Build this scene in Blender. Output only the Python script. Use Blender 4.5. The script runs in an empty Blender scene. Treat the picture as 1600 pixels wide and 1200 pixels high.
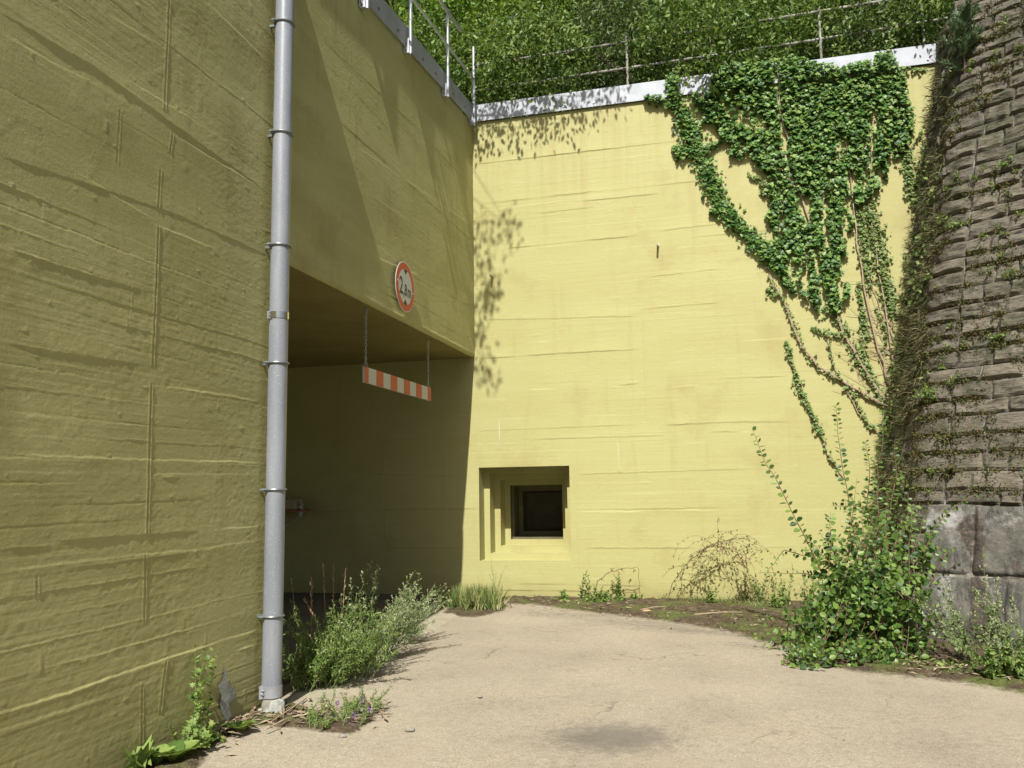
import bpy, math, random
import numpy as np
from mathutils import Vector, Matrix, noise as mnoise
random.seed(7); RNG=np.random.default_rng(11)
sc=bpy.context.scene; COL=sc.collection
R=math.radians
# ------------------------------------------------------------------ camera
CAM=np.array([0,0,1.65]); F=1290.5
_y,_p,_r=[math.radians(a) for a in (-14.188,7.139,-.922)]
FW=np.array([math.sin(_y)*math.cos(_p),math.cos(_y)*math.cos(_p),math.sin(_p)])
RT=np.array([math.cos(_y),-math.sin(_y),0.]); UP=np.cross(RT,FW)
RT,UP=math.cos(_r)*RT+math.sin(_r)*UP,-math.sin(_r)*RT+math.cos(_r)*UP
def ray(x,y): return FW+RT*(x-800)/F-UP*(y-600)/F
def at(x,y,ax,v):
    """world point where the sight line of photo pixel (x,y) meets the plane axis=v"""
    d=ray(x,y); return CAM+d*((v-CAM[ax])/d[ax])
def proj(P):
    v=np.asarray(P,float)-CAM; w=v@FW
    return np.stack([800+F*(v@RT)/w,600-F*(v@UP)/w],-1)
cd=bpy.data.cameras.new('camera'); co=bpy.data.objects.new('camera',cd); COL.objects.link(co)
m=Matrix(((RT[0],UP[0],-FW[0],CAM[0]),(RT[1],UP[1],-FW[1],CAM[1]),(RT[2],UP[2],-FW[2],CAM[2]),(0,0,0,1)))
co.matrix_world=m; cd.sensor_width=36; cd.lens=36*F/1600; cd.clip_start=.05; cd.clip_end=500
sc.camera=co
# ------------------------------------------------------------------ object helpers
def tag(o,label=None,cat=None,group=None,kind=None):
    if label: o['label']=label
    if cat: o['category']=cat
    if group: o['group']=group
    if kind: o['kind']=kind
    return o
def empty(name,loc=(0,0,0),**k):
    o=bpy.data.objects.new(name,None); o.empty_display_size=.1; o.location=loc; COL.objects.link(o)
    bpy.context.view_layer.update() if False else None
    return tag(o,**k)
def link(me,name,mat,parent=None):
    o=bpy.data.objects.new(name,me); COL.objects.link(o)
    if mat: me.materials.append(mat)
    if parent is not None:
        o.parent=parent; o.matrix_parent_inverse=Matrix.Translation(parent.location).inverted()
    return o
def npmesh(name,V,Q,smooth=False):
    """V (n,3); Q (m,k) faces all with k corners, or list of such arrays"""
    me=bpy.data.meshes.new(name)
    if not isinstance(Q,list): Q=[Q]
    Q=[np.asarray(q,np.int32) for q in Q if len(q)]
    V=np.asarray(V,np.float32)
    me.vertices.add(len(V)); me.vertices.foreach_set('co',V.ravel())
    nl=sum(q.size for q in Q); nf=sum(len(q) for q in Q)
    me.loops.add(nl); me.polygons.add(nf)
    me.loops.foreach_set('vertex_index',np.concatenate([q.ravel() for q in Q]))
    tot=np.concatenate([np.full(len(q),q.shape[1],np.int32) for q in Q])
    st=np.concatenate([[0],np.cumsum(tot)[:-1]]).astype(np.int32)
    me.polygons.foreach_set('loop_start',st); me.polygons.foreach_set('loop_total',tot)
    me.polygons.foreach_set('use_smooth',np.full(nf,smooth))
    me.update(calc_edges=True); me.validate()
    return me
class MB:
    def __init__(s): s.v=[]; s.f=[]
    def add(s,v,f):
        n=len(s.v); s.v+= [tuple(map(float,p)) for p in v]; s.f+=[tuple(i+n for i in q) for q in f]; return s
    def box(s,a,b,bev=0):
        x0,y0,z0=a; x1,y1,z1=b
        return s.add([(x0,y0,z0),(x1,y0,z0),(x1,y1,z0),(x0,y1,z0),(x0,y0,z1),(x1,y0,z1),(x1,y1,z1),(x0,y1,z1)],
              [(0,3,2,1),(4,5,6,7),(0,1,5,4),(1,2,6,5),(2,3,7,6),(3,0,4,7)])
    def obox(s,c,ax,ay,az):
        c,ax,ay,az=[np.array(q,float) for q in (c,ax,ay,az)]
        P=[c+i*ax+j*ay+k*az for k in(-1,1) for j in(-1,1) for i in(-1,1)]
        return s.add(P,[(0,2,3,1),(4,5,7,6),(0,1,5,4),(1,3,7,5),(3,2,6,7),(2,0,4,6)])
    def tube(s,pts,r,n=8,cap=True):
        pts=[np.array(p,float) for p in pts]; k=len(pts)
        rs=r if hasattr(r,'__len__') else [r]*k
        V=[];Fc=[]; prev=None
        for i,p in enumerate(pts):
            t=pts[min(i+1,k-1)]-pts[max(i-1,0)]; t/= (np.linalg.norm(t)+1e-9)
            if prev is None:
                a=np.array([0,0,1.]) if abs(t[2])<.9 else np.array([1.,0,0])
            else: a=prev
            u=np.cross(t,np.cross(a,t)); u/=np.linalg.norm(u)+1e-9; w=np.cross(t,u); prev=u
            for j in range(n):
                an=2*math.pi*j/n; V.append(p+rs[i]*(math.cos(an)*u+math.sin(an)*w))
        for i in range(k-1):
            for j in range(n):
                a=i*n+j;b=i*n+(j+1)%n; Fc.append((a,b,b+n,a+n))
        if cap: Fc.append(tuple(range(n))[::-1]); Fc.append(tuple((k-1)*n+j for j in range(n)))
        return s.add(V,Fc)
    def disc(s,c,nrm,up,r,t,n=48):
        c=np.array(c,float);nrm=np.array(nrm,float);up=np.array(up,float);w=np.cross(up,nrm)
        V=[c+r*(math.cos(2*math.pi*j/n)*w+math.sin(2*math.pi*j/n)*up)+k*nrm for k in(0,t) for j in range(n)]
        return s.add(V,[tuple(range(n))[::-1],tuple(range(n,2*n))]+[(j,(j+1)%n,(j+1)%n+n,j+n) for j in range(n)])
    def build(s,name,mat,parent=None,smooth=False,bevel=0):
        me=bpy.data.meshes.new(name); me.from_pydata(s.v,[],s.f); me.update()
        if smooth:
            me.polygons.foreach_set('use_smooth',[True]*len(me.polygons))
            me.set_sharp_from_angle(angle=R(40))
        o=link(me,name,mat,parent)
        if bevel:
            b=o.modifiers.new('bevel','BEVEL'); b.width=bevel; b.segments=2; b.limit_method='ANGLE'
        return o
# ------------------------------------------------------------------ numeric noise
def _h(i,j,s):
    n=(i.astype(np.int64)*374761393+j.astype(np.int64)*668265263+s*144665)&0xffffffff
    n=((n^(n>>13))*1274126177)&0xffffffff; n=n^(n>>16)
    return (n&0xffff)/65535.0
def vn(u,v,s=0):
    u=np.asarray(u,float); v=np.asarray(v,float)
    i=np.floor(u);j=np.floor(v);a=u-i;b=v-j;a=a*a*(3-2*a);b=b*b*(3-2*b)
    return (_h(i,j,s)*(1-a)+_h(i+1,j,s)*a)*(1-b)+(_h(i,j+1,s)*(1-a)+_h(i+1,j+1,s)*a)*b-.5
def fbm(u,v,s=0,o=4):
    r=0;a=1
    for k in range(o): r=r+a*vn(u*2**k,v*2**k,s+k); a*=.5
    return r
# ------------------------------------------------------------------ materials
def mat_new(name):
    mt=bpy.data.materials.new(name); mt.use_nodes=True; nt=mt.node_tree; b=nt.nodes['Principled BSDF']
    return mt,nt,b
def N(nt,t,**k):
    n=nt.nodes.new(t)
    for a,v in k.items():
        if a.startswith('i_'):
            key=a[2:].replace('_',' '); n.inputs[int(key) if key.isdigit() else key].default_value=v
        else: setattr(n,a,v)
    return n
def L(nt,a,b): nt.links.new(a,b)
def ramp(nt,fac,stops):
    r=N(nt,'ShaderNodeValToRGB'); e=r.color_ramp.elements
    while len(e)<len(stops): e.new(.5)
    for q,(p,c) in zip(e,stops): q.position=p; q.color=(*c,1) if len(c)==3 else c
    L(nt,fac,r.inputs['Fac']); return r.outputs['Color']
def mapped(nt,scale=(1,1,1)):
    g=N(nt,'ShaderNodeNewGeometry'); mp=N(nt,'ShaderNodeMapping'); mp.inputs['Scale'].default_value=scale
    L(nt,g.outputs['Position'],mp.inputs['Vector']); return mp.outputs['Vector']
def noise(nt,vec,scale,detail=4,rough=.55):
    n=N(nt,'ShaderNodeTexNoise'); n.inputs['Scale'].default_value=scale; n.inputs['Detail'].default_value=detail; n.inputs['Roughness'].default_value=rough
    L(nt,vec,n.inputs['Vector']); return n.outputs['Fac']
def mix(nt,fac,a,b,mode='MIX'):
    n=N(nt,'ShaderNodeMix',data_type='RGBA',blend_type=mode)
    for s,v in ((0,fac),(6,a),(7,b)):
        if isinstance(v,(int,float)): n.inputs[s].default_value=v
        elif isinstance(v,tuple): n.inputs[s].default_value=(*v,1) if len(v)==3 else v
        else: L(nt,v,n.inputs[s])
    return n.outputs[2]
def bump(nt,b,h,st,dist=.01,prev=None):
    n=N(nt,'ShaderNodeBump'); n.inputs['Strength'].default_value=st; n.inputs['Distance'].default_value=dist
    L(nt,h,n.inputs['Height'])
    if prev is not None: L(nt,prev,n.inputs['Normal'])
    L(nt,n.outputs['Normal'],b.inputs['Normal']); return n.outputs['Normal']
def paint_mat(name,base,dark,stain,axis='y',bumps=1.0):
    mt,nt,b=mat_new(name)
    sc_={'y':(1,.35,1.6),'x':(.35,1,1.6)}[axis]
    v=mapped(nt); vs=mapped(nt,{'y':(1,.5,2.2),'x':(.5,1,2.2)}[axis]); vv=mapped(nt,{'y':(1,1,.12),'x':(1,1,.12)}[axis])
    n1=noise(nt,vs,.9,6,.6); c=mix(nt,ramp(nt,n1,[(.36,(0,0,0)),(.66,(1,1,1))]),base,dark)
    n2=noise(nt,v,1.1,5,.65); c=mix(nt,ramp(nt,n2,[(.54,(0,0,0)),(.74,(.75,.75,.75))]),c,stain)
    n3=noise(nt,vv,5,4,.6); c=mix(nt,ramp(nt,n3,[(.56,(0,0,0)),(.78,(.5,.5,.5))]),c,stain)
    n4=noise(nt,v,38,4,.7); c=mix(nt,ramp(nt,n4,[(.3,(.3,.3,.3)),(.5,(0,0,0))]),c,stain)
    if axis=='x':
        g=N(nt,'ShaderNodeNewGeometry'); sx=N(nt,'ShaderNodeSeparateXYZ'); L(nt,g.outputs['Position'],sx.inputs[0])
        ma=N(nt,'ShaderNodeMapRange'); ma.inputs['From Min'].default_value=5.4; ma.inputs['From Max'].default_value=7.6; ma.inputs['To Min'].default_value=0; ma.inputs['To Max'].default_value=.7
        L(nt,sx.outputs['Z'],ma.inputs['Value']); vst=mapped(nt,(1,1,.04)); mm=N(nt,'ShaderNodeMath',operation='MULTIPLY'); L(nt,ma.outputs[0],mm.inputs[0]); L(nt,ramp(nt,noise(nt,vst,7,5,.7),[(.46,(0,0,0)),(.66,(1,1,1))]),mm.inputs[1]); c=mix(nt,mm.outputs[0],c,stain)
        c=mix(nt,ramp(nt,noise(nt,v,2.3,6,.75),[(.60,(0,0,0)),(.72,(.6,.6,.6))]),c,(.36,.28,.11))
        c=mix(nt,ramp(nt,noise(nt,mapped(nt,(.5,1,9)),2.6,5,.7),[(.60,(0,0,0)),(.68,(.45,.45,.45))]),c,(.43,.42,.22))
    # splash dirt near the ground
    g=N(nt,'ShaderNodeNewGeometry'); sx=N(nt,'ShaderNodeSeparateXYZ'); L(nt,g.outputs['Position'],sx.inputs[0])
    ma=N(nt,'ShaderNodeMapRange'); ma.inputs['From Min'].default_value=0; ma.inputs['From Max'].default_value=.35; ma.inputs['To Min'].default_value=.45; ma.inputs['To Max'].default_value=0
    L(nt,sx.outputs['Z'],ma.inputs['Value']); mm=N(nt,'ShaderNodeMath',operation='MULTIPLY'); L(nt,ma.outputs[0],mm.inputs[0]); L(nt,ramp(nt,n2,[(.3,(.2,.2,.2)),(.6,(1,1,1))]),mm.inputs[1])
    c=mix(nt,mm.outputs[0],c,tuple(x*.55 for x in stain))
    L(nt,c,b.inputs['Base Color']); b.inputs['Roughness'].default_value=.62; b.inputs['Specular IOR Level'].default_value=.3
    vl=mapped(nt,{'y':(1,1.2,6),'x':(1.2,1,6)}[axis])
    p=bump(nt,b,noise(nt,vl,7,5,.6),.08*bumps,.02); p=bump(nt,b,noise(nt,v,48,5,.75),.40*bumps,.008,p)
    return mt
YB=(.375,.36,.157); YL_=(.405,.388,.176); YD=(.315,.298,.122); YS=(.42,.35,.14)  # YL_ is the same yellow, lightened to lift the shaded walls
M={}
M['paint_l']=paint_mat('yellow_paint_rough',YL_,YD,(.25,.22,.085),'y',1.0)
M['paint_y']=paint_mat('yellow_paint',YB,(.355,.333,.138),(.31,.262,.105),'x',.35)
def leaf_mat(name,cols,trans=.25,rough=.5,spec=.35):
    mt,nt,b=mat_new(name); g=N(nt,'ShaderNodeNewGeometry')
    k=len(cols); c=ramp(nt,g.outputs['Random Per Island'],[(i/(k-1) if k>1 else 0,cc) for i,cc in enumerate(cols)])
    L(nt,c,b.inputs['Base Color']); b.inputs['Roughness'].default_value=rough; b.inputs['Specular IOR Level'].default_value=spec
    if trans>0:
        t=N(nt,'ShaderNodeBsdfTranslucent'); br=N(nt,'ShaderNodeHueSaturation'); br.inputs['Value'].default_value=1.5; br.inputs['Saturation'].default_value=1.1; br.inputs['Hue'].default_value=.485
        L(nt,c,br.inputs['Color']); L(nt,br.outputs[0],t.inputs['Color'])
        ms=N(nt,'ShaderNodeMixShader'); ms.inputs[0].default_value=trans
        L(nt,b.outputs[0],ms.inputs[1]); L(nt,t.outputs[0],ms.inputs[2]); L(nt,ms.outputs[0],nt.nodes['Material Output'].inputs['Surface'])
    return mt
def plain(name,col,rough=.6,metal=0,nscale=0,col2=None,bst=0,bsc=60):
    mt,nt,b=mat_new(name); b.inputs['Roughness'].default_value=rough; b.inputs['Metallic'].default_value=metal
    if nscale:
        v=mapped(nt); L(nt,ramp(nt,noise(nt,v,nscale,5,.65),[(.35,col),(.65,col2)]),b.inputs['Base Color'])
    else: b.inputs['Base Color'].default_value=(*col,1)
    if bst: bump(nt,b,noise(nt,mapped(nt),bsc,4,.6),bst,.01)
    return mt
M['ivy']=leaf_mat('ivy_leaf',[(.022,.062,.014),(.045,.112,.022),(.072,.16,.032),(.105,.20,.04),(.155,.25,.055),(.21,.28,.075)],.2,.45,.4)
M['ivy_dry']=leaf_mat('ivy_young_leaf',[(.07,.14,.03),(.15,.22,.06),(.24,.25,.10)],.2,.5)
M['hillA']=leaf_mat('bush_leaf_bright',[(.05,.10,.015),(.10,.18,.025),(.15,.24,.038),(.23,.32,.08)],.3)
M['hillB']=leaf_mat('bush_leaf_mid',[(.035,.075,.014),(.07,.13,.022),(.13,.20,.04),(.22,.29,.08)],.3)
M['hillC']=leaf_mat('bush_leaf_olive',[(.035,.065,.018),(.07,.11,.03),(.13,.165,.05)],.25)
M['shrub']=leaf_mat('round_leaf',[(.025,.062,.014),(.050,.108,.020),(.095,.17,.030),(.175,.265,.055)],.28,.42,.4)
M['weed']=leaf_mat('weed_leaf',[(.06,.11,.025),(.11,.19,.04),(.19,.27,.065),(.26,.32,.09)],.3)
M['mugwort']=leaf_mat('mugwort_leaf',[(.06,.11,.03),(.12,.18,.06),(.20,.25,.10),(.26,.29,.15)],.3)
M['mug_tip']=leaf_mat('mugwort_flower',[(.26,.29,.15),(.36,.38,.22),(.46,.46,.30)],.2)
M['grass']=leaf_mat('grass_blade',[(.07,.12,.03),(.14,.21,.05),(.24,.28,.10),(.34,.30,.14)],.3)
M['dry']=leaf_mat('dry_stalk',[(.22,.13,.07),(.34,.22,.12),(.45,.33,.2)],.1,.7)
M['moss']=leaf_mat('moss_leaf',[(.035,.05,.012),(.065,.085,.018),(.11,.13,.03),(.13,.09,.035),(.10,.065,.035)],.15,.8)
M['drymoss']=leaf_mat('wall_grass',[(.035,.05,.018),(.07,.085,.03),(.13,.12,.05),(.20,.16,.08)],.15,.8)
M['pine']=leaf_mat('pine_needle',[(.06,.11,.05),(.11,.17,.08),(.17,.22,.12)],.15)
M['flower']=leaf_mat('violet_petal',[(.20,.13,.27),(.32,.23,.38)],.3)
M['stem']=plain('brown_stem',(.13,.085,.05),.8,0,30,(.22,.15,.09))
M['redstem']=plain('red_brown_stem',(.10,.055,.03),.7,0,30,(.17,.10,.055))
M['greenstem']=plain('green_stem',(.12,.16,.05),.7)
M['ivystem']=plain('ivy_stem',(.30,.20,.14),.85,0,40,(.42,.32,.24))
M['bark']=plain('bark',(.08,.06,.045),.9,0,12,(.16,.13,.10),.6,30)
M['galv']=plain('galvanised_steel',(.33,.35,.38),.45,.5,6,(.45,.47,.50),.05,20)
M['fascia']=plain('galvanised_sheet',(.29,.31,.345),.6,.15,5,(.37,.39,.43),.08,4)
M['steel']=plain('steel_tube',(.33,.35,.36),.5,.5,8,(.48,.50,.51))
M['clip']=plain('dull_steel_clip',(.16,.18,.18),.4,.6,20,(.26,.28,.28))
M['oldpaint']=plain('weathered_white_rail',(.07,.06,.05),.8,0,5,(.42,.40,.36),.2)
M['bolt']=plain('bolt_steel',(.3,.3,.31),.4,.9)
M['shiny']=plain('stainless_band',(.72,.72,.70),.18,1)
M['mortar']=plain('grey_mortar',(.22,.23,.215),.9,0,14,(.35,.36,.33),.5,60)
M['pvcdirt']=plain('dirty_pipe_foot',(.20,.19,.16),.75,0,25,(.32,.31,.27),.2)
M['white']=plain('sign_white',(.5,.5,.47),.5,0,6,(.45,.45,.41))
M['signwhite']=plain('sign_face',(.44,.45,.42),.5)
M['red']=plain('sign_red',(.48,.055,.015),.5,0,5,(.43,.045,.014))
M['black']=plain('sign_black',(.012,.012,.012),.6)
M['chain']=plain('zinc_chain',(.42,.43,.44),.4,.8)
M['cream']=plain('cream_enamel',(.34,.29,.20),.6,0,15,(.28,.24,.165))
M['redbrown']=plain('rusty_shelf',(.34,.12,.06),.7)
M['hose']=plain('red_cable',(.45,.05,.03),.5)
M['leafbrown']=plain('dead_leaf',(.35,.22,.12),.8)
M['debris']=leaf_mat('dry_debris',[(.12,.085,.055),(.24,.18,.12),(.36,.29,.2)],0,.9)
M['pebble']=plain('pebble',(.18,.16,.13),.8,0,30,(.28,.26,.22),.4)
# pipe: pale grey painted zinc with small light flecks
mt,nt,b=mat_new('grey_pipe'); v=mapped(nt)
vo=N(nt,'ShaderNodeTexVoronoi'); vo.inputs['Scale'].default_value=55; L(nt,v,vo.inputs['Vector'])
vr=mapped(nt,(1,1,.25)); c=ramp(nt,noise(nt,vr,6,5,.6),[(.35,(.20,.215,.245)),(.65,(.265,.28,.31))])
c=mix(nt,ramp(nt,vo.outputs['Distance'],[(.10,(.85,.85,.85)),(.17,(0,0,0))]),c,(.50,.52,.55))
L(nt,c,b.inputs['Base Color']); b.inputs['Roughness'].default_value=.36; b.inputs['Metallic'].default_value=.15; M['pipe']=mt
# pavement: tan worn asphalt; the vertex layers say where soil, pale slab and grey smudges lie
mt,nt,b=mat_new('tan_asphalt'); v=mapped(nt)
c=ramp(nt,noise(nt,v,.55,6,.6),[(.3,(0.280,0.241,0.185)),(.55,(0.346,0.304,0.234)),(.75,(0.385,0.343,0.269))])
c=mix(nt,ramp(nt,noise(nt,v,2.6,7,.75),[(.42,(0,0,0)),(.72,(.6,.6,.6))]),c,(0.238,0.203,0.154))
c=mix(nt,ramp(nt,noise(nt,v,14,5,.75),[(.40,(.35,.35,.35)),(.6,(0,0,0))]),c,(0.203,0.168,0.126))
sp=noise(nt,v,130,2,.7); c=mix(nt,ramp(nt,sp,[(.38,(.6,.6,.6)),(.48,(0,0,0))]),c,(0.112,0.087,0.066))
sp2=noise(nt,v,190,2,.5); c=mix(nt,ramp(nt,sp2,[(.58,(0,0,0)),(.66,(.6,.6,.6))]),c,(0.504,0.462,0.385))
c=mix(nt,ramp(nt,noise(nt,v,45,4,.8),[(.36,(.55,.55,.55)),(.5,(0,0,0))]),c,(.17,.14,.105))
vk=N(nt,'ShaderNodeTexVoronoi',feature='DISTANCE_TO_EDGE'); vk.inputs['Scale'].default_value=.55; vk.inputs['Randomness'].default_value=1; mv=N(nt,'ShaderNodeVectorMath',operation='MULTIPLY_ADD'); nz=N(nt,'ShaderNodeTexNoise'); nz.inputs['Scale'].default_value=2.5; nz.inputs['Detail'].default_value=6; L(nt,v,nz.inputs['Vector']); L(nt,nz.outputs['Color'],mv.inputs[0]); mv.inputs[1].default_value=(.9,.9,0); L(nt,v,mv.inputs[2]); L(nt,mv.outputs[0],vk.inputs['Vector'])
ck=N(nt,'ShaderNodeMath',operation='MULTIPLY'); L(nt,ramp(nt,vk.outputs['Distance'],[(.0,(1,1,1)),(.006,(0,0,0))]),ck.inputs[0]); L(nt,ramp(nt,noise(nt,v,.8,3,.6),[(.50,(0,0,0)),(.60,(.8,.8,.8))]),ck.inputs[1]); c=mix(nt,ck.outputs[0],c,(.09,.075,.06))
def attr(n_): q=N(nt,'ShaderNodeAttribute'); q.attribute_name=n_; return q.outputs['Fac']
def edge(av,sc_,am,lo,hi):
    sb=N(nt,'ShaderNodeMath',operation='MULTIPLY_ADD'); L(nt,noise(nt,v,sc_,6,.75),sb.inputs[0]); sb.inputs[1].default_value=am; sb.inputs[2].default_value=-am/2
    ad=N(nt,'ShaderNodeMath',operation='ADD'); L(nt,av,ad.inputs[0]); L(nt,sb.outputs[0],ad.inputs[1])
    return ramp(nt,ad.outputs[0],[(lo,(0,0,0)),(hi,(1,1,1))])
c=mix(nt,edge(attr('smudge'),11,2.0,.30,1.25),c,mix(nt,.72,c,(.115,.105,.09)))
c=mix(nt,1.0,c,ramp(nt,noise(nt,v,1.3,8,.8),[(.30,(.80,.78,.74)),(.5,(1.04,1.04,1.02)),(.72,(1.22,1.18,1.10))]),'MULTIPLY')
slabc=ramp(nt,noise(nt,v,5,6,.7),[(.35,(.26,.235,.165)),(.6,(.33,.30,.22)),(.75,(.18,.15,.11))])
c=mix(nt,edge(attr('slab'),20,.3,.42,.52),c,slabc)
soilc=ramp(nt,noise(nt,v,9,7,.75),[(.3,(.028,.020,.012)),(.5,(.06,.042,.025)),(.68,(.12,.09,.06))])
soilc=mix(nt,ramp(nt,noise(nt,v,1.7,6,.75),[(.48,(0,0,0)),(.58,(.85,.85,.85))]),soilc,ramp(nt,noise(nt,v,30,4,.7),[(.35,(.035,.048,.008)),(.65,(.105,.135,.028))]))
soilc=mix(nt,ramp(nt,noise(nt,v,100,2,.6),[(.62,(0,0,0)),(.68,(.8,.8,.8))]),soilc,(.30,.26,.19))
c=mix(nt,edge(attr('soil'),13,.55,.38,.60),c,soilc)
# unseen dark grass added beyond the yard to cut bounced light
g=N(nt,'ShaderNodeNewGeometry'); ln=N(nt,'ShaderNodeVectorMath',operation='DISTANCE'); L(nt,g.outputs['Position'],ln.inputs[0]); ln.inputs[1].default_value=(0,6,0)
ml=N(nt,'ShaderNodeMath',operation='MULTIPLY'); L(nt,ln.outputs['Value'],ml.inputs[0]); ml.inputs[1].default_value=.058
c=mix(nt,edge(ml.outputs[0],1,.2,.50,.62),c,ramp(nt,noise(nt,v,3,6,.7),[(.35,(.05,.07,.02)),(.65,(.11,.13,.05))]))
L(nt,c,b.inputs['Base Color']); b.inputs['Roughness'].default_value=.88; b.inputs['Specular IOR Level'].default_value=.2
p=bump(nt,b,noise(nt,v,120,3,.7),.7,.004); bump(nt,b,noise(nt,v,8,6,.7),.35,.02,p); M['asphalt']=mt
M['darkfloor']=plain('shade_dark_concrete',(.08,.072,.055),.85,0,3,(.12,.105,.08),.3,80)  # passage shade put into the dark colour of floor and end wall
M['ceil']=plain('shade_ochre_ceiling',(.19,.155,.05),.75,0,2,(.24,.20,.065),.2,20)  # ochre darkened to deepen the shade under the ceiling
M['shaft']=plain('shade_ochre_shaft',(.10,.09,.045),.85,0,5,(.14,.125,.06))  # inner rings coloured darker to stand in for shade in the recess
M['pit']=plain('loophole_shade',(.05,.045,.025),.8,0,5,(.08,.07,.035))  # dark plate added as the shade deep inside the opening
M['slabw']=plain('lime_white',(.44,.42,.30),.8)
M['slab']=plain('pale_threshold_concrete',(.46,.40,.28),.85,0,5,(.58,.52,.39),.4,50)
mt,nt,b=mat_new('mossy_soil'); v=mapped(nt)
c=ramp(nt,noise(nt,v,7,6,.7),[(.3,(.035,.024,.015)),(.5,(.075,.05,.03)),(.68,(.13,.095,.06))])
c=mix(nt,ramp(nt,noise(nt,v,1.3,5,.7),[(.45,(0,0,0)),(.62,(.85,.85,.85))]),c,(.085,.10,.02))
c=mix(nt,ramp(nt,noise(nt,v,90,2,.6),[(.62,(0,0,0)),(.68,(.8,.8,.8))]),c,(.35,.30,.22))
L(nt,c,b.inputs['Base Color']); b.inputs['Roughness'].default_value=.95; bump(nt,b,noise(nt,v,60,5,.7),.8,.02); M['soil']=mt
# stone
mt,nt,b=mat_new('basalt_block'); v=mapped(nt); g=N(nt,'ShaderNodeNewGeometry')
c=ramp(nt,g.outputs['Random Per Island'],[(0,(.068,.061,.048)),(.35,(.105,.092,.070)),(.7,(.155,.134,.100)),(.85,(.085,.080,.066)),(1,(.125,.107,.080))])
c=mix(nt,ramp(nt,noise(nt,v,9,6,.7),[(.35,(0,0,0)),(.7,(.8,.8,.8))]),c,(.170,.147,.108))
c=mix(nt,ramp(nt,noise(nt,v,2.2,6,.75),[(.48,(0,0,0)),(.62,(.85,.85,.85))]),c,(.052,.055,.026))
c=mix(nt,ramp(nt,noise(nt,v,6,6,.8),[(.60,(0,0,0)),(.68,(.7,.7,.7))]),c,(.13,.085,.035))
c=mix(nt,ramp(nt,noise(nt,v,24,3,.6),[(.66,(0,0,0)),(.74,(.7,.7,.7))]),c,(.24,.22,.19))
L(nt,c,b.inputs['Base Color']); b.inputs['Roughness'].default_value=.9; p=bump(nt,b,noise(nt,mapped(nt,(1,1,3)),14,6,.65),.9,.03); bump(nt,b,noise(nt,v,80,3,.6),.4,.01,p); M['stone']=mt
mt,nt,b=mat_new('joint_mortar'); v=mapped(nt)
c=ramp(nt,noise(nt,v,4,6,.75),[(.36,(.03,.028,.018)),(.50,(.12,.105,.085)),(.60,(.30,.28,.24))])
L(nt,c,b.inputs['Base Color']); b.inputs['Roughness'].default_value=.95; bump(nt,b,noise(nt,v,50,4,.6),.7,.02); M['joint']=mt
mt,nt,b=mat_new('stained_concrete'); v=mapped(nt); vd=mapped(nt,(2.6,2.6,1.0))
c=ramp(nt,noise(nt,v,6,7,.7),[(.32,(.055,.052,.043)),(.52,(.100,.095,.078)),(.70,(.165,.156,.132))])
c=mix(nt,ramp(nt,noise(nt,vd,2.6,6,.75),[(.51,(0,0,0)),(.58,(.8,.8,.8))]),c,(.042,.040,.034))
c=mix(nt,ramp(nt,noise(nt,vd,2.3,7,.75),[(.54,(0,0,0)),(.66,(.55,.55,.55))]),c,(.26,.25,.24))
c=mix(nt,edge(attr('lime'),9,2.0,.42,1.0),c,(.36,.35,.335))
c=mix(nt,edge(attr('wear'),9,1.2,.45,.60),c,ramp(nt,noise(nt,v,16,5,.75),[(.36,(.025,.022,.018)),(.52,(.060,.048,.038)),(.60,(.10,.075,.055)),(.68,(.20,.16,.13))]))
L(nt,c,b.inputs['Base Color']); b.inputs['Roughness'].default_value=.88; p=bump(nt,b,noise(nt,v,8,6,.7),.8,.03); bump(nt,b,noise(nt,v,70,3,.6),.5,.01,p); M['base']=mt
# ------------------------------------------------------------------ world and sun
w=bpy.data.worlds.new('World'); sc.world=w; w.use_nodes=True; nt=w.node_tree; bg=nt.nodes['Background']
sky=N(nt,'ShaderNodeTexSky'); sky.sky_type='NISHITA'; sky.sun_disc=False; sky.sun_elevation=R(48.9); sky.sun_rotation=R(174.6)
sky.air_density=1.0; sky.dust_density=3.5; sky.ozone_density=.6
L(nt,sky.outputs[0],bg.inputs['Color']); bg.inputs['Strength'].default_value=.05
sd=bpy.data.lights.new('sun','SUN'); sd.energy=4.3; sd.angle=R(.53); sd.color=(1,.97,.90)
so=bpy.data.objects.new('sun',sd); COL.objects.link(so); SUN=Vector((-.094,1,-1.15)).normalized(); so.rotation_euler=SUN.to_track_quat('-Z','Y').to_euler(); so.location=(3,-10,15)
sc.view_settings.view_transform='Standard'; sc.view_settings.look='None'; sc.view_settings.exposure=.86; sc.view_settings.gamma=1
sc.cycles.max_bounces=8; sc.cycles.diffuse_bounces=2; sc.cycles.transparent_max_bounces=4; sc.cycles.use_denoising=True
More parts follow.
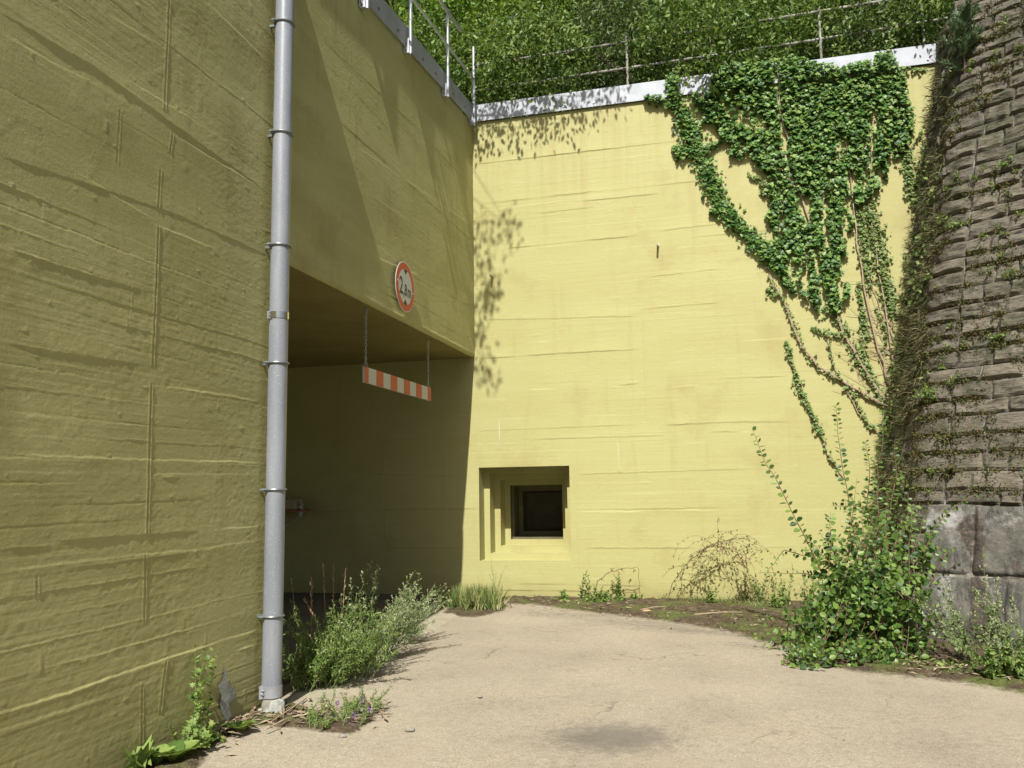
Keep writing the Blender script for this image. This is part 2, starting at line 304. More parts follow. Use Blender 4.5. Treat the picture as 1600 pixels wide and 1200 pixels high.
# ------------------------------------------------------------------ relief sheets
XL,XW,DY,ZC=-3.735,-3.50,12.4,3.70     # lintel plane, near wall plane, far wall plane, ceiling height
YE=5.93                                 # end of the near wall
def dist_line(U,Zz,pts):
    """signed height above polyline and mask of its extent (u monotonic)"""
    pts=sorted(pts); u=[p[0] for p in pts]; z=[p[1] for p in pts]
    return Zz-np.interp(U,u,z), np.clip((U-u[0])/.22+.1,0,1)*np.clip((u[-1]-U)/.22+.1,0,1)
def relief(U,Z,lines,vlines,seed,amp,boards,kd=.25,kb=.5,kv=.42):
    wob=.008*vn(U*6,Z*0+seed,seed)+.012*vn(U*1.3,Z*0+3,seed+5)
    h=amp*(.004*fbm(U*1.0,Z*1.3,seed,2)+.0007*fbm(U*2.2,Z*11,seed+9,3)+.0008*fbm(U*26,Z*40,seed+17,2)*(1+2*vn(U*1.5,Z*1.5,seed+70))+.0010*np.clip(fbm(U*8,Z*8,seed+60,3)-.25,0,1)*4)
    gr=np.clip(.5+1.4*vn(U*.8,Z*1.1,seed+81),.15,1); h+=amp*gr*(.0011*vn(U*1.1,Z*62,seed+80)+.0008*vn(U*2.3,Z*115,seed+82))
    r=vn(U*14,Z*16,seed+40); h+=amp*.005*np.clip(r-.43,0,1)/.07*.6       # paint lumps
    rs=np.random.default_rng(seed)
    z=Z.min()
    while z<Z.max():
        z+=boards*rs.uniform(.8,1.2); d=Z-z-wob*1.3-.006*vn(U*25,Z*0,seed+int(z*50))
        k=np.clip(vn(U*.9,Z*0+z*7,seed+3)*2.4+.1,0,1)
        h+=amp*k*(.0020*np.exp(-(d/.004)**2)*(1 if rs.random()<.6 else -1) + rs.uniform(-.0011,.0011)*np.exp(-np.abs(d)/.05)*np.sign(d))
    for pts,kind,a in lines:
        d,mk=dist_line(U,Z,pts); d=d-wob*.6-.007*vn(U*22,Z*0,seed+77)
        mk=mk*np.clip(.75+1.3*vn(U*3,Z*0+pts[0][1]*9,seed+8),.25,1)
        if kind=='D': h+=a*mk*kd*np.where(d>0,np.exp(-d/.12),0)*np.clip(d/.005,0,1)
        elif kind=='B': h+=a*mk*kb*np.where(d<0,np.exp(d/.12),0)*np.clip(-d/.005,0,1)
        else: h+=a*mk*np.exp(-(d/.006)**2)
    for (u0,z0,u1,z1,a) in vlines:
        if z0>z1: u0,z0,u1,z1=u1,z1,u0,z0
        uu=u0+(u1-u0)*(Z-z0)/(z1-z0+1e-6)
        mk=np.clip((Z-z0)/.01+.5,0,1)*np.clip((z1-Z)/.01+.5,0,1)
        d=U-uu-.005*vn(Z*18,U*0,seed+5)
        h+=kv*a*mk*(np.exp(-((d-.011)/.0055)**2)+.8*np.exp(-((d+.011)/.0055)**2)-.9*np.exp(-(d/.006)**2))
    return h
def sheet(us,zs,fn,toworld,hole=None):
    U,Z=np.meshgrid(us,zs); H=fn(U,Z)
    V=toworld(U,Z,H).reshape(-1,3); n=len(us); m=len(zs)
    i,j=np.meshgrid(np.arange(n-1),np.arange(m-1)); a=(j*n+i)
    Q=np.stack([a,a+1,a+1+n,a+n],-1)
    if hole is not None:
        uc=(us[:-1]+us[1:])/2; zc=(zs[:-1]+zs[1:])/2; UU,ZZ=np.meshgrid(uc,zc)
        keep=~((UU>hole[0])&(UU<hole[1])&(ZZ>hole[2])&(ZZ<hole[3])); Q=Q[keep]
    return V,Q.reshape(-1,4)
def pl(pts,ax,v,k): return [(at(x,y,ax,v)[k],at(x,y,ax,v)[2]) for x,y in pts]
# near wall -------------------------------------------------------------
ZT=7.35
D_=[([(0,20),(150,108),(422,305)],'D',.022),([(0,245),(80,270),(265,332),(415,400)],'D',.014),([(0,385),(100,418),(240,462)],'D',.016),
 ([(0,535),(100,553),(235,573)],'D',.018),([(85,848),(200,838),(317,831)],'D',.02),([(0,858),(70,854)],'D',.018),([(-60,1050),(30,1085),(100,1072),(215,1030),(330,985)],'D',.0)]
B_=[([(0,705),(100,712),(230,717),(410,723)],'B',.010),([(335,828),(405,822)],'B',.012),([(-80,1132),(0,1112),(110,1080),(180,1054),(250,1031),(330,1006),(405,983)],'B',.016),
 ([(-80,1160),(0,1140),(110,1106),(180,1082)],'B',.006),([(190,1078),(250,1058)],'B',.007),([(365,1018),(405,1003)],'B',.011),([(237,347),(340,390)],'B',.010),
 ([(235,600),(320,612),(400,626)],'B',.010),([(190,868),(320,857),(408,843)],'B',.007),([(110,262),(245,345)],'B',.006),([(270,208),(345,255),(420,302)],'B',.011),
 ([(190,118),(260,160),(345,215)],'B',.005),([(320,0),(420,98)],'B',.007),([(165,20),(255,72)],'B',.006),([(0,50),(80,95),(245,180)],'B',.005),([(0,380),(100,415)],'B',.004),
 ([(0,640),(230,665)],'B',.005),([(0,735),(400,742)],'B',.004),([(0,890),(200,868)],'B',.005)]
Llines=[(pl(p,0,XW,1),k,a) for p,k,a in D_+B_ if a>0]
Lv=[]
for (x0,y0,x1,y1,a) in [(265,0,257,172,.009),(270,208,266,240,.008),(251,265,247,325,.008),(248,352,239,572,.010),(237,600,230,835,.011),(227,865,226,972,.010),(259,1033,250,1115,.010),(222,1075,221,1180,.008),(188,170,183,255,.004),(58,900,57,935,.006),(205,440,200,520,.003)]:
    p=at(x0,y0,0,XW);q=at(x1,y1,0,XW); Lv.append((p[1],p[2],q[1],q[2],a))
us=np.concatenate([np.arange(-4,2.6,.12),np.arange(2.6,YE-.010,.009),[YE-.008,YE]]); zs=np.concatenate([np.arange(-.05,6.1,.0062),np.arange(6.12,ZT+.02,.03)])
def fnL(U,Z):
    h=relief(U,Z,Llines,Lv,3,1.0,.115)
    return h-.05*np.clip((U-(YE-.02))/.02,0,1)**2
def twL(U,Z,H): return np.stack([XW+H,U,Z],-1)
V,Q=sheet(us,zs,fnL,twL)
nw=empty('concrete_wall',(XW,2,0),label='near yellow board-marked concrete wall running past the left of the downpipe',cat='wall')
o=link(npmesh('wall_face',V,Q,True),'wall_face',M['paint_l'],nw)
b_=MB(); b_.box((-9,-4,-.05),(XW-.035,YE-.006,ZT-.002)); b_.build('wall_body',M['paint_l'],nw)
b_=MB(); b_.box((XW-.5,-4,ZT),(XW+.03,YE+.01,ZT+.05)).box((XW+.012,-4,ZT-.25),(XW+.03,YE+.01,ZT)); b_.build('fascia',M['fascia'],nw)
# bare concrete patch where the paint has flaked off, near the pipe foot
pp=[(352,1040),(357,1068),(368,1078),(366,1092),(358,1100),(362,1118),(355,1130),(348,1115),(343,1100),(346,1085),(340,1072),(348,1062)]
P=[at(x,y,0,XW+.02) for x,y in pp]
# lintel wall -------------------------------------------------------------
def ztop(y): return np.interp(y,[5.9,8.09,12.4],[6.95+.0,7.17,7.60])
LB=[([(457,123),(533,193),(613,263),(737,377)],'D',.012),([(467,310),(567,380)],'D',.010),([(460,398),(520,433),(600,478),(742,552)],'B',.016),([(585,400),(655,430)],'B',.008),
    ([(500,60),(640,190),(735,290)],'D',.010),([(560,230),(735,350)],'B',.006),([(640,430),(738,480)],'D',.006),([(450,215),(640,345)],'B',.005)]
LBl=[(pl(p,0,XL,1),k,a) for p,k,a in LB]
LBv=[]
for (x0,y0,x1,y1,a) in [(547,70,545,190,.006),(628,90,627,410,.005),(693,408,693,455,.006),(470,30,468,120,.003)]:
    p=at(x0,y0,0,XL);q=at(x1,y1,0,XL); LBv.append((p[1],p[2],q[1],q[2],a))
us=np.append(np.arange(YE-.1,DY-.005,.016),DY); 
tt=np.linspace(0,1,330)
U,T=np.meshgrid(us,tt); Zb=ZC; Z=Zb+T*(ztop(U)-Zb)
H=relief(U,Z,LBl,LBv,21,.8,.115)
low=np.clip((Z-ZC)/.05,0,1); H=H-.03*(1-low)**2
V=np.stack([XL+H,U,Z],-1).reshape(-1,3); n=len(us); i,j=np.meshgrid(np.arange(n-1),np.arange(len(tt)-1)); a=j*n+i; Q=np.stack([a,a+1,a+1+n,a+n],-1).reshape(-1,4)
lw=empty('lintel_wall',(XL,9,ZC),label='yellow concrete wall above the passage opening, carrying the round height sign',cat='wall')
link(npmesh('wall_face',V,Q,True),'wall_face',M['paint_l'],lw)
b_=MB(); y0,y1=YE,DY-.003
b_.add([(XL-.035,y0,ZC),(XL-.035,y1,ZC),(XL-.035,y1,ztop(y1)-.01),(XL-.035,y0,ztop(y0)-.01),(-16,y0,ZC),(-16,y1,ZC),(-16,y1,ztop(y1)-.01),(-16,y0,ztop(y0)-.01)],
  [(0,1,2,3),(5,4,7,6),(3,2,6,7)])
b_.build('wall_body',M['paint_l'],lw)
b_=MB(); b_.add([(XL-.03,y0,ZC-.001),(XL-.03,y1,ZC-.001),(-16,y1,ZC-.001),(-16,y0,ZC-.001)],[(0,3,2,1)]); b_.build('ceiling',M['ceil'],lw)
b_=MB()
for k in range(3):
    a0=YE+k*2.16; a1=min(a0+2.155,DY-.01); x0=XL+.018;x1=XL+.030
    za0,za1=float(ztop(a0)),float(ztop(a1)); hh=.285
    b_.add([(x0,a0,za0),(x1,a0,za0),(x1,a1,za1),(x0,a1,za1),(x0,a0,za0+hh),(x1,a0,za0+hh),(x1,a1,za1+hh),(x0,a1,za1+hh)],[(0,3,2,1),(4,5,6,7),(0,1,5,4),(1,2,6,5),(2,3,7,6),(3,0,4,7)])
    b_.add([(XL-.45,a0,za0+hh-.02),(x0,a0,za0+hh-.02),(x0,a1,za1+hh-.02),(XL-.45,a1,za1+hh-.02)],[(0,1,2,3)])
b_.build('fascia',M['fascia'],lw)
b_=MB()
for y in (8.5,9.1,10.0,10.5,11.3,11.9): b_.disc((XL+.03,y,float(ztop(y))+.09),(1,0,0),(0,0,1),.017,.012,8)
b_.build('fascia_bolts',M['bolt'],lw,True)
# passage inside
pw=MB(); pw.box((-16.3,YE-.1,-.05),(-15.95,DY+.1,ZC-.004)); po=pw.build('passage_end_wall',M['darkfloor']); tag(po,'far end wall closing the passage behind the downpipe, darkened for shade','wall')
# far wall -------------------------------------------------------------
WX0,WX1,WZ0,WZ1=-3.69,-2.262,.535,1.965
YLn=[([(743,257),(900,239),(1057,221)],'D',.012),([(743,320),(900,303),(1098,283)],'D',.007),([(785,389),(993,369)],'D',.009),([(893,317),(1030,303)],'D',.010),([(840,334),(930,324)],'D',.009),
 ([(745,500),(880,498),(1000,494)],'D',.006),([(1000,484),(1130,473)],'D',.008),([(748,561),(870,553),(1002,546)],'D',.009),([(960,602),(1004,600)],'D',.009),([(815,609),(870,607)],'B',.006),
 ([(741,674),(900,668),(1000,664)],'D',.005),([(1040,665),(1157,660),(1230,659)],'D',.010),([(832,687),(1042,681)],'D',.006),([(1110,676),(1160,675)],'D',.010),([(898,742),(1185,733)],'D',.005),
 ([(897,797),(1000,796),(1130,794)],'D',.007),([(900,799),(1010,799)],'B',.008),([(1060,797),(1120,798)],'B',.012),([(916,857),(1088,857)],'D',.008),([(1150,857),(1300,853)],'D',.005),
 ([(776,922),(902,924),(1000,926)],'D',.010),([(800,912),(1010,916)],'D',.006),([(745,330),(890,312)],'B',.004),([(1025,362),(1130,350)],'D',.006),([(1080,372),(1220,358)],'D',.007),([(1010,434),(1130,420)],'D',.005),
 ([(1156,533),(1240,527)],'B',.006),([(1125,592),(1230,588)],'D',.007),([(1040,605),(1090,601)],'B',.008),([(1150,230),(1200,222)],'D',.006),([(750,795),(600,797),(450,800)],'D',.008),([(720,857),(600,856)],'D',.008),([(450,736),(740,746)],'D',.006),([(600,688),(740,684)],'D',.006)]
YL=[(pl(p,1,DY,0),k,a) for p,k,a in YLn]
YV=[]
for (x0,y0,x1,y1,a) in [(1030,190,1034,270,.004),(880,190,880,290,.004),(993,333,994,372,.005),(1001,495,1007,660,.006),(996,420,998,455,.003),(1065,760,1068,840,.003),(966,685,969,738,.006),(600,680,603,855,.006),(1115,520,1120,650,.002),(840,350,842,400,.002),(846,690,846,728,.002)]:
    p=at(x0,y0,1,DY);q=at(x1,y1,1,DY); YV.append((p[0],p[2],q[0],q[2],a))
us=np.unique(np.round(np.concatenate([np.arange(-16,-7.5,.1),np.arange(-7.5,WX0,.022),[WX0,WX1],np.arange(WX0+.01,4.6,.022)]),4))
zs=np.unique(np.round(np.concatenate([np.arange(-.05,7.601,.0095),[WZ0,WZ1,7.60]]),4))
def fnY(U,Z):
    h=relief(U,Z,YL,YV,51,.7,.13,.95,.8,.9)
    # a flat arris round the window opening
    e=np.maximum(np.maximum(WX0-U,U-WX1),np.maximum(WZ0-Z,Z-WZ1)); return h*np.clip(e/.03,0,1)
V,Q=sheet(us,zs,fnY,lambda U,Z,H:np.stack([U,DY-H,Z],-1),(WX0,WX1,WZ0,WZ1))
Q=Q[:, :]
fw=empty('concrete_wall',(-1,DY,0),label='sunlit yellow concrete wall across the yard with the stepped square opening',cat='wall')
link(npmesh('wall_face',V,Q,True),'wall_face',M['paint_y'],fw)
b_=MB(); b_.box((WX1+.3,DY+.05,-.05),(6.5,DY+2.4,7.58)).box((-16.2,DY+.05,-.05),(WX0-.3,DY+2.4,7.58)).box((WX0-.3,DY+.05,WZ1+.3),(WX1+.3,DY+2.4,7.58)).box((WX0-.3,DY+.05,-.05),(WX1+.3,DY+2.4,WZ0-.3)); b_.build('wall_body',M['paint_y'],fw)
rc=MB(); dl=.285; e=.093
x0,x1,z0,z1,y=WX0,WX1,WZ0,WZ1,DY-.001
steps=[(e,dl),(e,dl),(e,dl),(.02,.10),(.07,.34),(.06,.30),(0,.9)]
yy=y
first=True
for k in range(7):
    dy=[dl,dl,dl,.12,.34,.3,.3][k]
    if k==3: rc.build('stepped_recess',M['paint_y'],fw,bevel=.006); rc=MB()
    b0=[(x0,yy,z0),(x1,yy,z0),(x1,yy,z1),(x0,yy,z1)]; b1=[(x,yy+dy,z) for x,_,z in b0]
    rc.add(b0+b1,[(0,1,5,4),(1,2,6,5),(2,3,7,6),(3,0,4,7)]); yy+=dy
    ee=[e,e,e,.03,.07,.05,0][k]
    nb=[(x0+ee,yy,z0+ee),(x1-ee,yy,z0+ee),(x1-ee,yy,z1-ee),(x0+ee,yy,z1-ee)]
    if ee: rc.add([(x,yy,z) for x,_,z in b0]+nb,[(0,1,5,4),(1,2,6,5),(2,3,7,6),(3,0,4,7)])
    x0+=ee;x1-=ee;z0+=ee;z1-=ee
bp=MB(); bp.box((x0-.02,yy-.35,z0-.02),(x1+.02,yy-.3,z1+.02)); bp.build('shade_plate',M['pit'],fw)
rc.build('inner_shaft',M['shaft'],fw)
b_=MB()
xs=[XL+.03,-1.62,.55,3.30]
for k in range(3):
    b_.box((xs[k],DY-.045,7.60),(xs[k+1]-.004,DY-.033,7.885)); b_.box((xs[k],DY-.033,7.875),(xs[k+1]-.004,DY+.5,7.885))
b_.box((3.284,DY-.033,7.60),(3.296,DY+.3,7.874))
b_.build('fascia',M['fascia'],fw)
b_=MB()
for x in (-3.2,-2.2,-1.72,-1.5,-.5,.45,.65,1.7,2.7,3.12): b_.disc((x,DY-.045,7.66),(0,-1,0),(0,0,1),.016,.012,8)
b_.build('fascia_bolts',M['bolt'],fw,True)
for px,py in ((1028,386),(769,433)):
    p=at(px,py,1,DY); t=MB(); t.tube([(p[0],DY+.02,p[2]),(p[0],DY-.14,p[2])],.016,10); t.build('wall_peg',M['cream'],fw,True)
for (x0,y0,x1,y1,w_) in ((780,658,782,702,.022),(966,690,968,736,.012),(1029,380,1029,388,.03)):
    A_,B_p=at(x0,y0,1,DY),at(x1,y1,1,DY); b_=MB(); n_=9; V_=[]
    for k in range(n_):
        t=k/(n_-1); q_=A_*(1-t)+B_p*t; ww=w_*(.35+.65*math.sin(math.pi*min(1,t*1.1+.1)))*(.8+.4*random.random()); V_+=[(q_[0]-ww/2,DY-.012,q_[2]),(q_[0]+ww/2,DY-.012,q_[2])]
    b_.add(V_,[(2*k,2*k+1,2*k+3,2*k+2) for k in range(n_-1)]); b_.build('lime_run',M['slabw'],fw)
# ------------------------------------------------------------------ ground
def gsheet(name,xs,ys,z,amp,mat,sd=0):
    X,Y=np.meshgrid(xs,ys); Zz=z+amp*fbm(X*.9,Y*.9,sd,4)
    V=np.stack([X,Y,Zz],-1).reshape(-1,3); n=len(xs); i,j=np.meshgrid(np.arange(n-1),np.arange(len(ys)-1)); a=j*n+i
    return link(npmesh(name,V,np.stack([a,a+1,a+1+n,a+n],-1).reshape(-1,4),True),name,mat)
def g2(px): return np.array([at(x,y,2,0)[:2] for x,y in px])
def sdist(X,Y,poly):
    """signed distance (inside positive) to a polygon"""
    d=np.full(X.shape,1e9); n=len(poly)
    for i in range(n):
        a=poly[i]; b=poly[(i+1)%n]; e=b-a; t=np.clip(((X-a[0])*e[0]+(Y-a[1])*e[1])/(e@e+1e-9),0,1); d=np.minimum(d,np.hypot(X-a[0]-t*e[0],Y-a[1]-t*e[1]))
    ins=inpoly(X.ravel(),Y.ravel(),poly).reshape(X.shape); return np.where(ins,d,-d)
def inpoly(x,y,poly):
    r=np.zeros(len(x),bool); n=len(poly)
    for i in range(n):
        x0,y0=poly[i];x1,y1=poly[(i+1)%n]
        c=((y0>y)!=(y1>y))&(x<(x1-x0)*(y-y0)/(y1-y0+1e-9)+x0); r^=c
    return r
gx=np.concatenate([[-150,-60,-25],np.arange(-16,-4.6,.4),np.arange(-4.5,4.5,.026),np.arange(4.8,14,.4),[25,60,150]])
gy=np.concatenate([[-150,-60,-25],np.arange(-12,3.2,.4),np.arange(3.4,DY+.1,.026),[DY+.5]])
X,Y=np.meshgrid(gx,gy)
wx=X+.10*fbm(X*2.2,Y*2.2,41,4); wy=Y+.10*fbm(X*2.2,Y*2.2,47,4)
soilp=g2([(776,925),(1100,925),(1330,915),(1500,985),(1700,1020),(1900,1120),(1700,1100),(1560,1078),(1440,1060),(1330,1050),(1240,1022),(1150,990),(1050,972),(930,958),(850,947),(790,945)])
soilp2=g2([(150,1215),(300,1165),(400,1100),(450,1100),(500,1112),(520,1128),(600,1112),(590,1124),(540,1152),(480,1145),(430,1132),(375,1146),(330,1172),(290,1215),(180,1290)])
soilp3=g2([(690,962),(715,935),(790,935),(790,955),(740,966)])
slabp=g2([(437,1100),(452,1118),(480,1112),(560,1066),(650,1002),(735,950),(715,938),(640,972),(560,1020),(470,1075)])
so=np.maximum(np.maximum(sdist(wx,wy,soilp)/.5,sdist(wx,wy,soilp2)/.14),sdist(wx,wy,soilp3)/.3)+.45
so=np.clip(so,0,1); sl=np.clip(sdist(X+.03*vn(X*6,Y*6,3),Y,slabp)/.12+.5,0,1)
sm_=np.zeros_like(X)
for (px,py,rx,ry,am,an) in ((955,1158,.33,.15,1.0,.1),(1010,1150,.5,.10,.5,.1),(1110,1125,.8,.3,.35,.15),(1390,1115,.5,.3,.4,-.1),(880,1195,.6,.14,.45,.1),(1560,1160,.6,.3,.4,0),(1080,985,.8,.22,.85,-.45),(930,962,.8,.20,.7,-.1),(958,1153,.46,.36,1.25,.05),(1010,975,1.1,.5,.75,-.3),(870,962,.7,.3,.6,0),(1180,1010,.6,.22,.6,-.5),(640,1060,.5,.25,.3,0),(700,1180,.5,.3,.3,.1),(1250,1070,.6,.35,.3,-.3)):
    w_=at(px,py,2,0); dx,dy=X-w_[0],Y-w_[1]; ca,sa=math.cos(an),math.sin(an); sm_=np.maximum(sm_,am*np.exp(-((dx*ca+dy*sa)/rx)**2-((-dx*sa+dy*ca)/ry)**2))
near=(np.abs(X)<14)&(Y>-10)
Zg=.010*fbm(X*.7,Y*.7,2,3)*near+.025*np.clip((so-.4)/.5,0,1)*(1+.9*fbm(X*9,Y*9,33,3))+.022*np.clip((sl-.4)/.3,0,1)
V=np.stack([X,Y,Zg],-1).reshape(-1,3); n=len(gx); i,j=np.meshgrid(np.arange(n-1),np.arange(len(gy)-1)); a=j*n+i
me=npmesh('ground',V,np.stack([a,a+1,a+1+n,a+n],-1).reshape(-1,4),True)
for nm,ar in (('soil',so),('slab',sl),('smudge',sm_)):
    at_=me.attributes.new(nm,'FLOAT','POINT'); at_.data.foreach_set('value',ar.ravel().astype(np.float32))
tag(link(me,'ground',M['asphalt']),kind='structure')
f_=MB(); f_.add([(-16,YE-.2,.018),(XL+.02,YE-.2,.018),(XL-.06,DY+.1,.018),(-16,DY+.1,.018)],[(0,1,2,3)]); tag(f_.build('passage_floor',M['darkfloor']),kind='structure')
# ------------------------------------------------------------------ leaf machinery
def tmpl(kind):
    if kind=='ivy':
        a=[(0,-.02,0),(.30,-.12,.02),(.52,.18,.05),(.30,.34,.0),(.34,.66,.06),(.10,.62,0),(0,1.0,.0),(-.10,.62,0),(-.34,.66,.06),(-.30,.34,0),(-.52,.18,.05),(-.30,-.12,.02),(0,.32,-.05)]
        f=[(12,i,(i+1)%12) for i in range(12)]
    elif kind=='round':
        a=[(0,0,0),(.30,.14,.07),(.42,.45,.09),(.28,.80,.06),(0,1,0),(-.28,.80,.06),(-.42,.45,.09),(-.30,.14,.07),(0,.35,-.01),(0,.7,-.01)]
        f=[(0,1,8),(1,2,8),(2,9,8),(2,3,9),(3,4,9),(4,5,9),(5,6,9),(6,8,9),(6,7,8),(7,0,8)]
    elif kind=='oval':
        a=[(0,0,0),(.22,.3,.05),(.2,.68,.05),(0,1,-.03),(-.2,.68,.05),(-.22,.3,.05),(0,.5,-.01)]
        f=[(0,1,6),(1,2,6),(2,3,6),(3,4,6),(4,5,6),(5,0,6)]
    elif kind=='broad':
        a=[];f=[]; ws=[.05,.20,.32,.36,.33,.22,.0]; ts=[0,.18,.36,.52,.70,.87,1.]
        for w_,t_ in zip(ws,ts): z_=.30*t_-.55*t_*t_; a+=[(-w_,t_,z_+.10*w_*2),(-w_*.5,t_,z_-.01+.02*math.sin(t_*14)),(0,t_,z_-.03),(w_*.5,t_,z_-.01+.02*math.sin(t_*14+1)),(w_,t_,z_+.10*w_*2)]
        for r_ in range(6):
            for c_ in range(4): p_=r_*5+c_; f+=[(p_,p_+1,p_+6),(p_,p_+6,p_+5)]
    elif kind=='narrow':
        a=[(0,0,0),(.11,.45,.02),(0,1,-.06),(-.11,.45,.02)]; f=[(0,1,2),(0,2,3)]
    elif kind=='blade':
        a=[(-.03,0,0),(.03,0,0),(.025,.5,.05),(-.025,.5,.05),(0,1,.28)]; f=[(0,1,2),(0,2,3),(3,2,4)]
    elif kind=='lobed':
        a=[(0,0,0),(.12,.25,.02),(.42,.20,.05),(.22,.45,.02),(.36,.62,.05),(.12,.66,0),(0,1,-.03),(-.12,.66,0),(-.36,.62,.05),(-.22,.45,.02),(-.42,.20,.05),(-.12,.25,.02),(0,.45,-.02)]
        f=[(12,i,(i+1)%12) for i in range(12)]
    return np.array(a,float),np.array(f)
TM={k:tmpl(k) for k in ('ivy','round','oval','narrow','blade','lobed','broad')}
def unit(a): return a/(np.linalg.norm(a,axis=-1,keepdims=True)+1e-9)
def leaf_arrays(kind,P,D,Nn,S):
    T,Fc=TM[kind]; P,D,Nn=[np.asarray(q,float) for q in (P,D,Nn)]; S=np.broadcast_to(np.asarray(S,float),(len(P),))
    D=unit(D); X=unit(np.cross(D,Nn)); Z=np.cross(X,D)
    V=P[:,None,:]+S[:,None,None]*(T[None,:,0,None]*X[:,None]+T[None,:,1,None]*D[:,None]+T[None,:,2,None]*Z[:,None])
    k=len(T); Q=Fc[None]+(np.arange(len(P))*k)[:,None,None]
    return V.reshape(-1,3),Q.reshape(-1,3)
def leaves(name,mat,parent,kind,P,D,Nn,S):
    V,Q=leaf_arrays(kind,P,D,Nn,S); return link(npmesh(name,V,Q),name,mat,parent)
def rnd(n): return unit(RNG.normal(size=(n,3)))
def curve(p0,d0,L_,n,bend=(0,0,-.3),jit=.1):
    p=np.array(p0,float);d=unit(np.array(d0,float)); out=[p.copy()]
    for i in range(n):
        d=unit(d+np.array(bend)/n+RNG.normal(size=3)*jit/math.sqrt(n)); p=p+d*L_/n; out.append(p.copy())
    return np.array(out)
def along(C,t):
    t=np.asarray(t)*(len(C)-1); i=np.clip(t.astype(int),0,len(C)-2); f=(t-i)[:,None]
    return C[i]*(1-f)+C[i+1]*f, unit(C[i+1]-C[i])
# ------------------------------------------------------------------ ivy on the far wall
def scatter(poly,dens):
    poly=np.array(poly,float); lo=poly.min(0);hi=poly.max(0); n=int((hi-lo).prod()*dens)
    x=RNG.uniform(lo[0],hi[0],n); y=RNG.uniform(lo[1],hi[1],n)
    wx=x+9*fbm(x/26,y/26,5,3)*2; wy=y+9*fbm(x/26,y/26,15,3)*2
    k=inpoly(wx,wy,poly); return x[k],y[k]
def ribbon(path,w0,w1=None,dens=.1):
    path=np.array(path,float); w1=w0 if w1 is None else w1; X=[];Y=[]
    Ls=np.linalg.norm(np.diff(path,axis=0),axis=1); tot=Ls.sum(); cum=np.concatenate([[0],np.cumsum(Ls)])
    n=int(tot*(w0+w1)/2*dens*1.7); t=RNG.uniform(0,tot,n)
    x=np.interp(t,cum,path[:,0]); y=np.interp(t,cum,path[:,1]); w=w0+(w1-w0)*t/tot
    w=w*(.75+1.1*vn(t/16,t*0,3))
    off=RNG.normal(size=(n,2))*w[:,None]*.27*(.5+RNG.random((n,1)))
    return x+off[:,0],y+off[:,1]
def wallpts(x,y,off): 
    d=FW[None]+RT[None]*((x-800)/F)[:,None]-UP[None]*((y-600)/F)[:,None]
    t=(DY-CAM[1])/d[:,1]; P=CAM+d*t[:,None]; 
    P[:,1]-=np.where(P[:,2]>7.56,.05,.0)+off; return P
def ivy_leaves(name,mat,parent,x,y,s0,s1,thick=.10):
    n=len(x); off=.012+thick*RNG.random(n)**1.5; P=wallpts(x,y,off)
    D=np.stack([RNG.normal(size=n)*.55,-.35-.35*RNG.random(n),-.8+RNG.normal(size=n)*.35],-1)
    Nn=np.stack([RNG.normal(size=n)*.33,-1+0*off,.35+RNG.normal(size=n)*.35],-1)
    return leaves(name,mat,parent,'ivy',P,D,Nn,RNG.uniform(s0,s1,n)*np.where(RNG.random(n)<.25,.65,1))
p0=at(1380,640,1,DY)
iv=empty('ivy',(p0[0],DY,p0[2]),label='large dark green ivy fanning up the sunlit yellow wall beside the stone wall',cat='ivy')
mass=[(1108,150),(1116,114),(1160,99),(1210,92),(1290,90),(1312,100),(1345,92),(1398,80),(1404,98),(1414,120),(1424,180),(1412,238),(1388,235),(1382,288),(1352,312),(1328,300),(1332,350),(1312,398),(1324,440),(1312,482),(1282,478),(1250,455),(1216,422),(1200,388),(1214,362),(1200,332),(1206,300),(1196,282),(1212,268),(1196,246),(1172,212),(1140,196),(1108,176)]
arm=[(1083,138),(1106,144),(1132,170),(1165,202),(1202,238),(1218,258),(1196,262),(1150,222),(1112,186)]
holes=[[(1208,108),(1216,108),(1226,190),(1246,300),(1238,300),(1218,200)],[(1360,165),(1370,165),(1366,240),(1352,300),(1345,280),(1356,230)],[(1318,300),(1330,290),(1322,400),(1312,360)],[(1268,380),(1278,380),(1290,470),(1280,470)],[(1302,206),(1326,210),(1324,236),(1306,238)],[(1322,262),(1342,262),(1340,292),(1322,290)],[(1122,152),(1150,158),(1196,178),(1204,200),(1166,192),(1140,176)],[(1203,270),(1212,270),(1214,300),(1206,298)]]
X,Y=scatter(mass,.22); X2,Y2=scatter(arm,.24); X=np.append(X,X2);Y=np.append(Y,Y2)
for h in holes:
    k=~inpoly(X,Y,h)|(RNG.random(len(X))<.12); X,Y=X[k],Y[k]
Y=Y+8; q_=fbm(X/13,Y/46,31,3)+.35*vn(X/40,Y/60,39)-.0016*np.clip(Y-250,0,400)-.0012*np.clip(X-1300,0,200); keep=(q_>-.36)|(RNG.random(len(X))<.18)&(q_>-.6); X,Y=X[keep],Y[keep]
ivy_leaves('foliage',M['ivy'],iv,X,Y,.045,.088,.12)
XS=[];YS=[]
